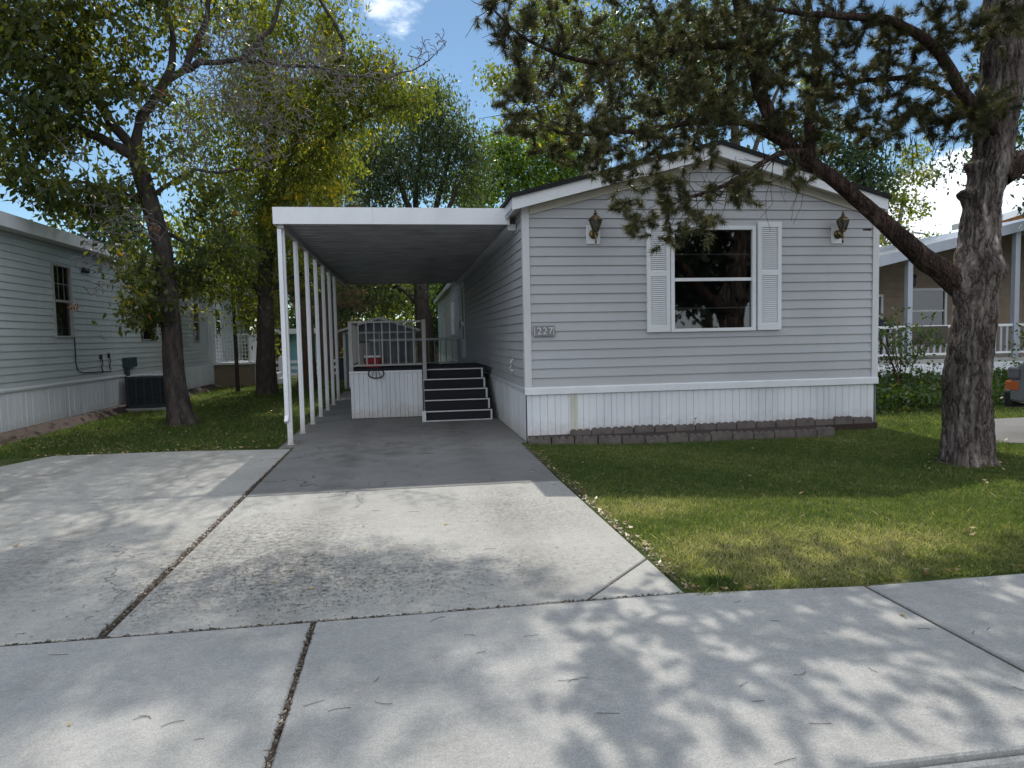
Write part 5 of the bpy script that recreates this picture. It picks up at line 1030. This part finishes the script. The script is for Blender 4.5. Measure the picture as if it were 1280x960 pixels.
# right: dark tree over the roof, yellow aspen by the eave
xd, yd = 11.2, 23.0
broadleaf('elm_tree', (xd, yd, 0), 'dark green elm behind the right slope of the grey roof', 'elm tree', ([(xd, yd, -.05), (xd, yd, 2), (xd, yd, 5), (xd, yd, 8), (xd-.3, yd, 10.5)], [.3, .26, .2, .14, .08]),
    [([(xd, yd, 4), (12.6, yd, 6), A(1080, 205, 23)], [.12, .08, .03]), ([(xd, yd, 5), (9.8, yd, 8), (8.6, yd, 10)], [.1, .07, .03]), ([(xd, yd, 6), (12.5, yd, 9), (13.2, yd, 10.5)], [.1, .07, .03])],
    bl([(1010, 185, 0, 1.0, 30), (1045, 190, 0, 1.1, 36), (1080, 200, 0, 1.0, 34), (1070, 225, 0, .9, 30), (1098, 228, 0, .7, 22), (1030, 160, 0, .8, 20), (990, 165, 0, .8, 18)], 23)+[((9.6, 23, 11), 1.9, 90, .9), ((11.6, 23, 11.2), 1.9, 90, .9), ((8.2, 22.4, 9.8), 1.6, 70, .9), ((10.6, 23.2, 9.0), 1.7, 60, .9), ((7.0, 22.5, 11), 1.3, 40, .9)], m_leaf_dark, m_bark_dark, 28, .3, .17, .1, .5)
xa, ya = at(1120, 300, 24)[0], 24
broadleaf('aspen_tree', (xa, ya, 0), 'light aspen turning yellow between the grey home and the porch roof', 'aspen tree', ([(xa, ya, -.05), (xa, ya, 2), (xa, ya, 4), (xa+.3, ya, 6.5)], [.14, .12, .09, .04]),
    [([(xa, ya, 3), A(1100, 260, 24), A(1105, 230, 24)], [.06, .04, .015]), ([(xa, ya, 3), A(1150, 290, 24), A(1165, 300, 24)], [.06, .04, .015])],
    bl([(1115, 290, 0, .7, 30), (1110, 320, 0, .7, 28), (1105, 250, 0, .6, 26), (1130, 250, 0, .5, 14), (1135, 215, 0, .6, 15), (1160, 300, 0, .45, 14), (1150, 320, 0, .5, 16), (1140, 190, 0, .5, 11), (1155, 220, 0, .5, 10), (1145, 265, 0, .4, 8), (1180, 320, 0, .3, 6)], 24), m_leaf_lime, m_bark_pale, 24, .2, .13, .09, .5)
cc = np.array([at(1108, 250, 23.6), at(1114, 242, 23.6), at(1105, 262, 23.6)])
# back row, each one its own tree
auto('shade_tree', -9.5, 44, 9, 3.6, 'broad dark tree left of centre beyond the teal house', 'shade tree', m_leaf_dark, m_bark_dark, n=150, rt=.3, group=G_BACK, nleaf=26, spread=.5, L_=.36, W_=.2)
auto('shade_tree', -3.5, 46, 8, 3.4, 'rounded green tree beyond the shed, seen under the carport roof', 'shade tree', m_leaf_bright, m_bark_dark, n=150, rt=.3, group=G_BACK, nleaf=26, spread=.5, L_=.36, W_=.2)
auto('shade_tree', 2.0, 48, 8.5, 3.6, 'bright tree farthest back behind the locust trunk', 'shade tree', m_leaf_lime, m_bark_dark, n=150, rt=.3, group=G_BACK, nleaf=26, spread=.5, L_=.36, W_=.2)
auto('shade_tree', -15.5, 42, 10, 3.8, 'dark tree behind the roof of the pale left home', 'shade tree', m_leaf_dark, m_bark_dark, n=150, rt=.3, group=G_BACK, nleaf=26, spread=.5, L_=.36, W_=.2)
auto('shade_tree', 15.6, 14.6, 9, 3.0, 'leafy tree just beyond the right edge, over the tan home\'s porch roof', 'shade tree', m_leaf_dark, m_bark_dark, base=.45, n=200, rt=.2, group=G_BACK, nleaf=26, spread=.3, L_=.15, W_=.08)
auto('shade_tree', 24, 38, 9, 3.2, 'dark tree far behind the orange timber gable at the right', 'shade tree', m_leaf_dark, m_bark_dark, n=140, rt=.3, group=G_BACK, nleaf=26, spread=.5, L_=.36, W_=.2)
auto('shade_tree', -6.8, 30, 5.5, 2.0, 'low yellow green tree lit by the sun in front of the teal house', 'shade tree', m_leaf_lime, m_bark_dark, base=.15, n=110, rt=.12, group=G_BACK, nleaf=24, spread=.3, L_=.2, W_=.12)
for i, (x, y, lb) in enumerate([(-4.6, 39.5, 'left of three, behind the teal house end'), (-.6, 41, 'middle one of three, beyond the shed'), (2.6, 39, 'right of three, behind the locust trunk')]):
    auto('tall_bush', x, y, 4.6, 2.3, 'tall leafy bush closing the back view, %s' % lb, 'bush', m_leaf_lime if i == 1 else m_leaf_dark, m_bark_dark, base=.08, n=130, rt=.12, group='tall bushes at the back', nleaf=26, spread=.4, L_=.26, W_=.16)
# trees across the street behind the camera, mirrored in the front window
for i, (x, y, H, R_c, lb) in enumerate([(-9, -24, 11, 5, 'far left'), (1, -27, 12, 5.5, 'middle'), (11, -24, 10, 5, 'right'), (21, -28, 12, 5.5, 'far right')]):
    auto('street_tree', x, y, H, R_c, 'dark leafy tree across the street, %s of the row mirrored in the window' % lb, 'street tree', m_leaf_dark, m_bark_dark, base=.12, n=170, rt=.35, group='trees across the street', nleaf=26, spread=.8, L_=.6, W_=.4)

# ---- shrubs by the right home, ivy bed
def shrub(x, y, H, R, n, m, label, nleaf=14, ll=.07, lw=.045, name='rose_shrub'):
    t = root(name, (x, y, 0), label, 'shrub'); Ls = []
    for k in range(7):
        a = rng.uniform(0, 6.28); Ls.append(resample([(x+rng.normal(0, .06), y+rng.normal(0, .06), -.02), (x+R*.3*math.cos(a), y+R*.3*math.sin(a), H*.5), (x+R*.7*math.cos(a), y+R*.7*math.sin(a), H*rng.uniform(.75, 1))], [.016, .012, .005], .2, .01))
    tp_ = ball((x, y, H*.6), R, n, H/R*.5); paths_, ends_ = grow(Ls, tp_, .003, .2, 0, .01); V, F = tubes(Ls+paths_, 5); arr_obj('stems', V, F, m_bark_red, t)
    V, F, v = leaves(np.array([e[0] for e in ends_]), nleaf, .06, ll, lw, .3); arr_obj('leaves', V, F, m, t, v=v)
shrub(9.6, 12.6, 1.75, .75, 110, m_ivy, 'tall leggy rose shrub left of the pine trunk in front of the porch')
shrub(8.35, 12.6, 1.0, .4, 28, m_ivy, 'small thin shrub by the grey home corner, before the porch', 8)
shrub(12.0, 11.8, 1.6, .65, 70, m_ivy, 'leafy shrub right of the pine trunk before the porch')
shrub(-1.95, 28.6, 1.2, .6, 60, m_leaf_lime, 'sunlit yellow green bush behind the white fence', 14, .12, .08, 'garden_bush')
shrub(-5.6, 29.2, 1.6, .8, 70, m_leaf_lime, 'bright bush between the pale home and the teal house', 14, .12, .08, 'garden_bush')
nI = 2600; C = np.stack([rng.uniform(7.3, 14.5, nI), rng.uniform(10.9, 15.3, nI), rng.uniform(.0, .34, nI)], 1)
V, F, v = leaves(C, 12, .09, .08, .06, .2); o = arr_obj('ground_cover', V, F, m_ivy, v=v); tag(o, 'low leafy ground cover bed in front of the right porch', 'ground cover', kind='stuff')
wd = MB()
for x, h_ in ((3.97, .26), (4.34, .14)):
    wd.tube([(x, 9.47, 0.02), (x+.02, 9.46, h_*.6), (x+.05, 9.45, h_)], .003, 4)
    for q in range(4):
        a = q*1.9; z = h_*(.35+.18*q); wd.add([(x+.02, 9.46, z), (x+.02+(.02*math.cos(a)), 9.46+.01*math.sin(a), z+.012), (x+.02+.035*math.cos(a), 9.46+.02*math.sin(a), z+.006), (x+.02+.02*math.cos(a), 9.46+.01*math.sin(a), z-.006)], [(0, 1, 2, 3)])
tag(wd.build('weeds', m_ivy, loc=(3.9, 9.46, 0)), 'few thin weeds growing between skirting and edging blocks', 'weeds', kind='stuff')

# ------------------------------------------------------------------ grass
def noise2(x, y, s):
    return (np.sin(x*s+1.3*np.sin(y*s*.7+1))+np.sin(y*s*1.1+1.7*np.sin(x*s*.6+2))+np.sin((x+y)*s*.8+.5))/3
def grass(n, x0, x1, y0, y1, h, wdt, keep, near_pow=1.):
    u = rng.random(n)**near_pow; x = rng.uniform(x0, x1, n); y = y0+(y1-y0)*u; k = keep(x, y); x, y = x[k], y[k]; n = len(x)
    nz = noise2(x, y, 2.3)*.5+noise2(x+5, y+3, 6.1)*.3
    dry = np.clip(.40+.26*nz+.12*noise2(x*3+1, y*3, 7.)+rng.normal(0, .22, n), 0, 1)
    B = np.stack([x, y, np.full(n, -.014)], 1); a = rng.uniform(0, 6.283, n); hh = h*rng.uniform(.4, 1.1, n)*(1+(rng.random(n) < .04)*.9)*(1-.35*np.clip(nz, 0, 1))
    s = np.stack([np.cos(a), np.sin(a), np.zeros(n)], 1)*wdt*rng.uniform(.7, 1.3, (n, 1)); t = np.stack([rng.normal(0, .45, n)*hh, rng.normal(0, .45, n)*hh, hh], 1)
    V = np.stack([B-s, B+s, B+t*.55+s*.7, B+t*np.array([1.25, 1.25, 1])], 1)
    return V.reshape(-1, 3), dry
def kr(x, y):
    return (np.hypot(x-5.9, y-6.74) > .34+.06*np.sin(np.arctan2(y-6.74, x-5.9)*5)) & ((x > 1.53+.02*np.sin(y*9)) & (y > 3.63+.02*np.sin(x*7)) & ~((y > np.interp(x, [1.6, 2.3, 3.0, 5.4, 5.8, 6.1, 6.8], [9.3, 9.12, 8.93, 8.83, 8.9, 9.32, 9.36])) & (x < 6.9)) & ((x < 7.35) | (y < 7.6)) & (x < .98*y+.6))
dryfix = lambda x, y: np.clip(1.15*np.exp(-((x-2.1)/.75)**2-((y-4.2)/.6)**2)+.9*np.exp(-((x-1.9)/.6)**2-((y-5.6)/.35)**2)+.8*np.exp(-((x-3.2)/1.0)**2-((y-4.3)/.5)**2), 0, 1)
V1, d1 = grass(330000, 1.5, 7.9, 3.6, 9.4, .032, .0024, kr, 1.35)
c1 = V1.reshape(-1, 4, 3)[:, 0]; d1 = np.clip(d1-.04+.7*dryfix(c1[:, 0], c1[:, 1])*rng.uniform(.3, 1.2, len(d1)), 0, 1)
tuft = 900; tx = 1.68+rng.normal(0, .09, tuft); ty = 3.74+np.abs(rng.normal(0, .05, tuft)); kk = (tx > 1.53) & (ty > 3.64)
Vt, dt_ = grass(1500, 1.56, 1.92, 3.66, 3.86, .048, .003, lambda x, y: np.hypot(x-1.7, y-3.75) < .13)
V2, d2 = grass(70000, -6.1, -1.74, 9.85, 27, .06, .005, lambda x, y: (y > 10.12+np.clip(-(x+4.6), 0, 1)*0) & ~((x < -5.1) & (x > -6.15) & (y > 16.35) & (y < 17.4)) & (x > -.55*y-.2) & (x > LX+.33), 1.5)
V3, d3 = grass(22000, 6.9, 11, 8.8, 11.3, .05, .005, lambda x, y: (x-7.45 < (y-8.29)*.92) | (y > 9.92)); V4, d4 = grass(9000, -1.75, 1.5, 20.6, 27, .06, .007, lambda x, y: ~((x > -1.8) & (x < .35) & (y > 21.2) & (y < 24.1)))
VG = np.vstack([V1, Vt, V2, V3, V4]); vG = np.r_[d1, dt_*.3, np.clip(d2-.12, 0, 1), d3, d4]
o = arr_obj('grass', VG, np.arange(len(VG)).reshape(-1, 4), m_grass, v=vG); tag(o, 'short lawn grass, patchy green and straw coloured', 'grass', kind='stuff')

# ------------------------------------------------------------------ fallen leaves, litter, twigs
def flat_bits(P, size, m, name, label, curl=.3, asp=.6, cat='litter'):
    n = len(P); a = rng.uniform(0, 6.283, n); s = size*rng.uniform(.5, 1.3, n); ax = np.stack([np.cos(a), np.sin(a), rng.normal(0, curl*.5, n)], 1)*s[:, None]; sd_ = np.stack([-np.sin(a), np.cos(a), rng.normal(0, curl*.5, n)], 1)*s[:, None]*asp*.5
    up = np.array([0, 0, 1.])*s[:, None]*curl*.4
    V = np.stack([P-ax*.5+up, P+sd_+up*.4, P+ax*.5+up*1.2, P-sd_+up*.2], 1).reshape(-1, 3); V[:, 2] = np.maximum(V[:, 2], P[0, 2]-.03)
    o = arr_obj(name, V, np.arange(len(V)).reshape(-1, 4), m, v=rng.random(n)); tag(o, label, cat, kind='stuff')
def pp(x, y, z=.004): return np.stack([x, y, np.full(len(x), z)], 1)
u = rng.uniform
P = np.vstack([pp(u(1.6, 7.3, 70), u(3.8, 9.0, 70), .035), pp(u(-6, -1.8, 420), 10.1+16*u(0, 1, 420)**1.6, .045), pp(u(1.5, 1.62, 150), u(3.7, 9, 150), .006), pp(u(1.6, 7, 70), 3.63+np.abs(rng.normal(0, .04, 70)), .012), pp(u(-4.8, -1.8, 110), 10.05+rng.normal(0, .07, 110), .01),
    pp(u(-5, 1.4, 26), u(3.8, 9.5, 26)), pp(u(-2, 3, 5), u(2.2, 3.6, 5)), pp(u(-1.76, -1.5, 30), u(9.8, 15, 30)), pp(u(-1.5, 1.5, 14), u(7, 12.3, 14)), pp(u(7, 9, 30), u(10.5, 11.2, 30), .03), pp(5.9+rng.normal(0, .38, 60), 6.6+rng.normal(0, .3, 60), .012)])
P = P[~(np.hypot(P[:, 0]-5.9, P[:, 1]-6.74) < .24)]
P = P[~((P[:, 0] < LX+.3))]
flat_bits(P, .043, m_fallen, 'fallen_leaves', 'dry tan and yellow leaves scattered over lawn edges and concrete', .5, .55, 'leaves')
x = np.r_[rng.normal(-.75, .55, 1500), rng.normal(-1.1, .3, 400), rng.normal(.9, .42, 500), rng.normal(-2.3, .6, 300), u(-4.5, 1.45, 500), rng.normal(-.2, .5, 500)]; y = np.r_[rng.normal(4.45, .38, 1500), rng.normal(5.4, .45, 400), rng.normal(5.7, .6, 500), rng.normal(4.9, .5, 300), u(3.75, 8, 500), rng.normal(4.2, .3, 500)]
k = (y > 3.72) & (x < 1.47) & (x > -5.2); flat_bits(pp(x[k], y[k], .0025), .017, m_litter, 'seed_litter', 'fine dark seed and needle litter on the driveway', .2, .35)
yy = u(3.7, 9.4, 1200); jx = -1.523+rng.normal(0, .013, 1200); y2 = u(-4.6, 1.48, 700); P = np.vstack([pp(jx, yy, -.004), pp(y2, 3.677+rng.normal(0, .008, 700), -.004), pp(-.5+rng.normal(0, .008, 260), u(2.08, 3.66, 260), -.004), pp(1.5+np.abs(rng.normal(0, .035, 900)), u(3.7, 9.3, 900), .004)])
flat_bits(P, .022, m_litter, 'joint_litter', 'brown debris packed into the concrete joints', .5, .5)
flat_bits(pp(u(-1, 3, 420), 2.0-np.abs(rng.normal(0, .03, 420)), -.12), .03, m_litter, 'gutter_litter', 'dark leaf crumbs lying along the gutter', .4, .5)
tw = []
for k in range(80):
    x = u(-2.5, 3.4) if k < 45 else u(-4, 1.4); y = u(2.1, 3.6) if k < 45 else u(3.8, 7.5); a = rng.normal(0, .5); ln = u(.015, .05); cv = rng.normal(0, .008)
    s = np.linspace(-1, 1, 5); P = np.stack([x+math.cos(a)*s*ln-math.sin(a)*cv*(1-s**2), y+math.sin(a)*s*ln+math.cos(a)*cv*(1-s**2), np.full(5, .0035)], 1); tw.append((P, np.full(5, .0012)))
V, F = tubes(tw, 4); o = arr_obj('fallen_twigs', V, F, m_bark_dark); tag(o, 'thin curved twigs lying on the sidewalk and driveway', 'twigs', kind='stuff')
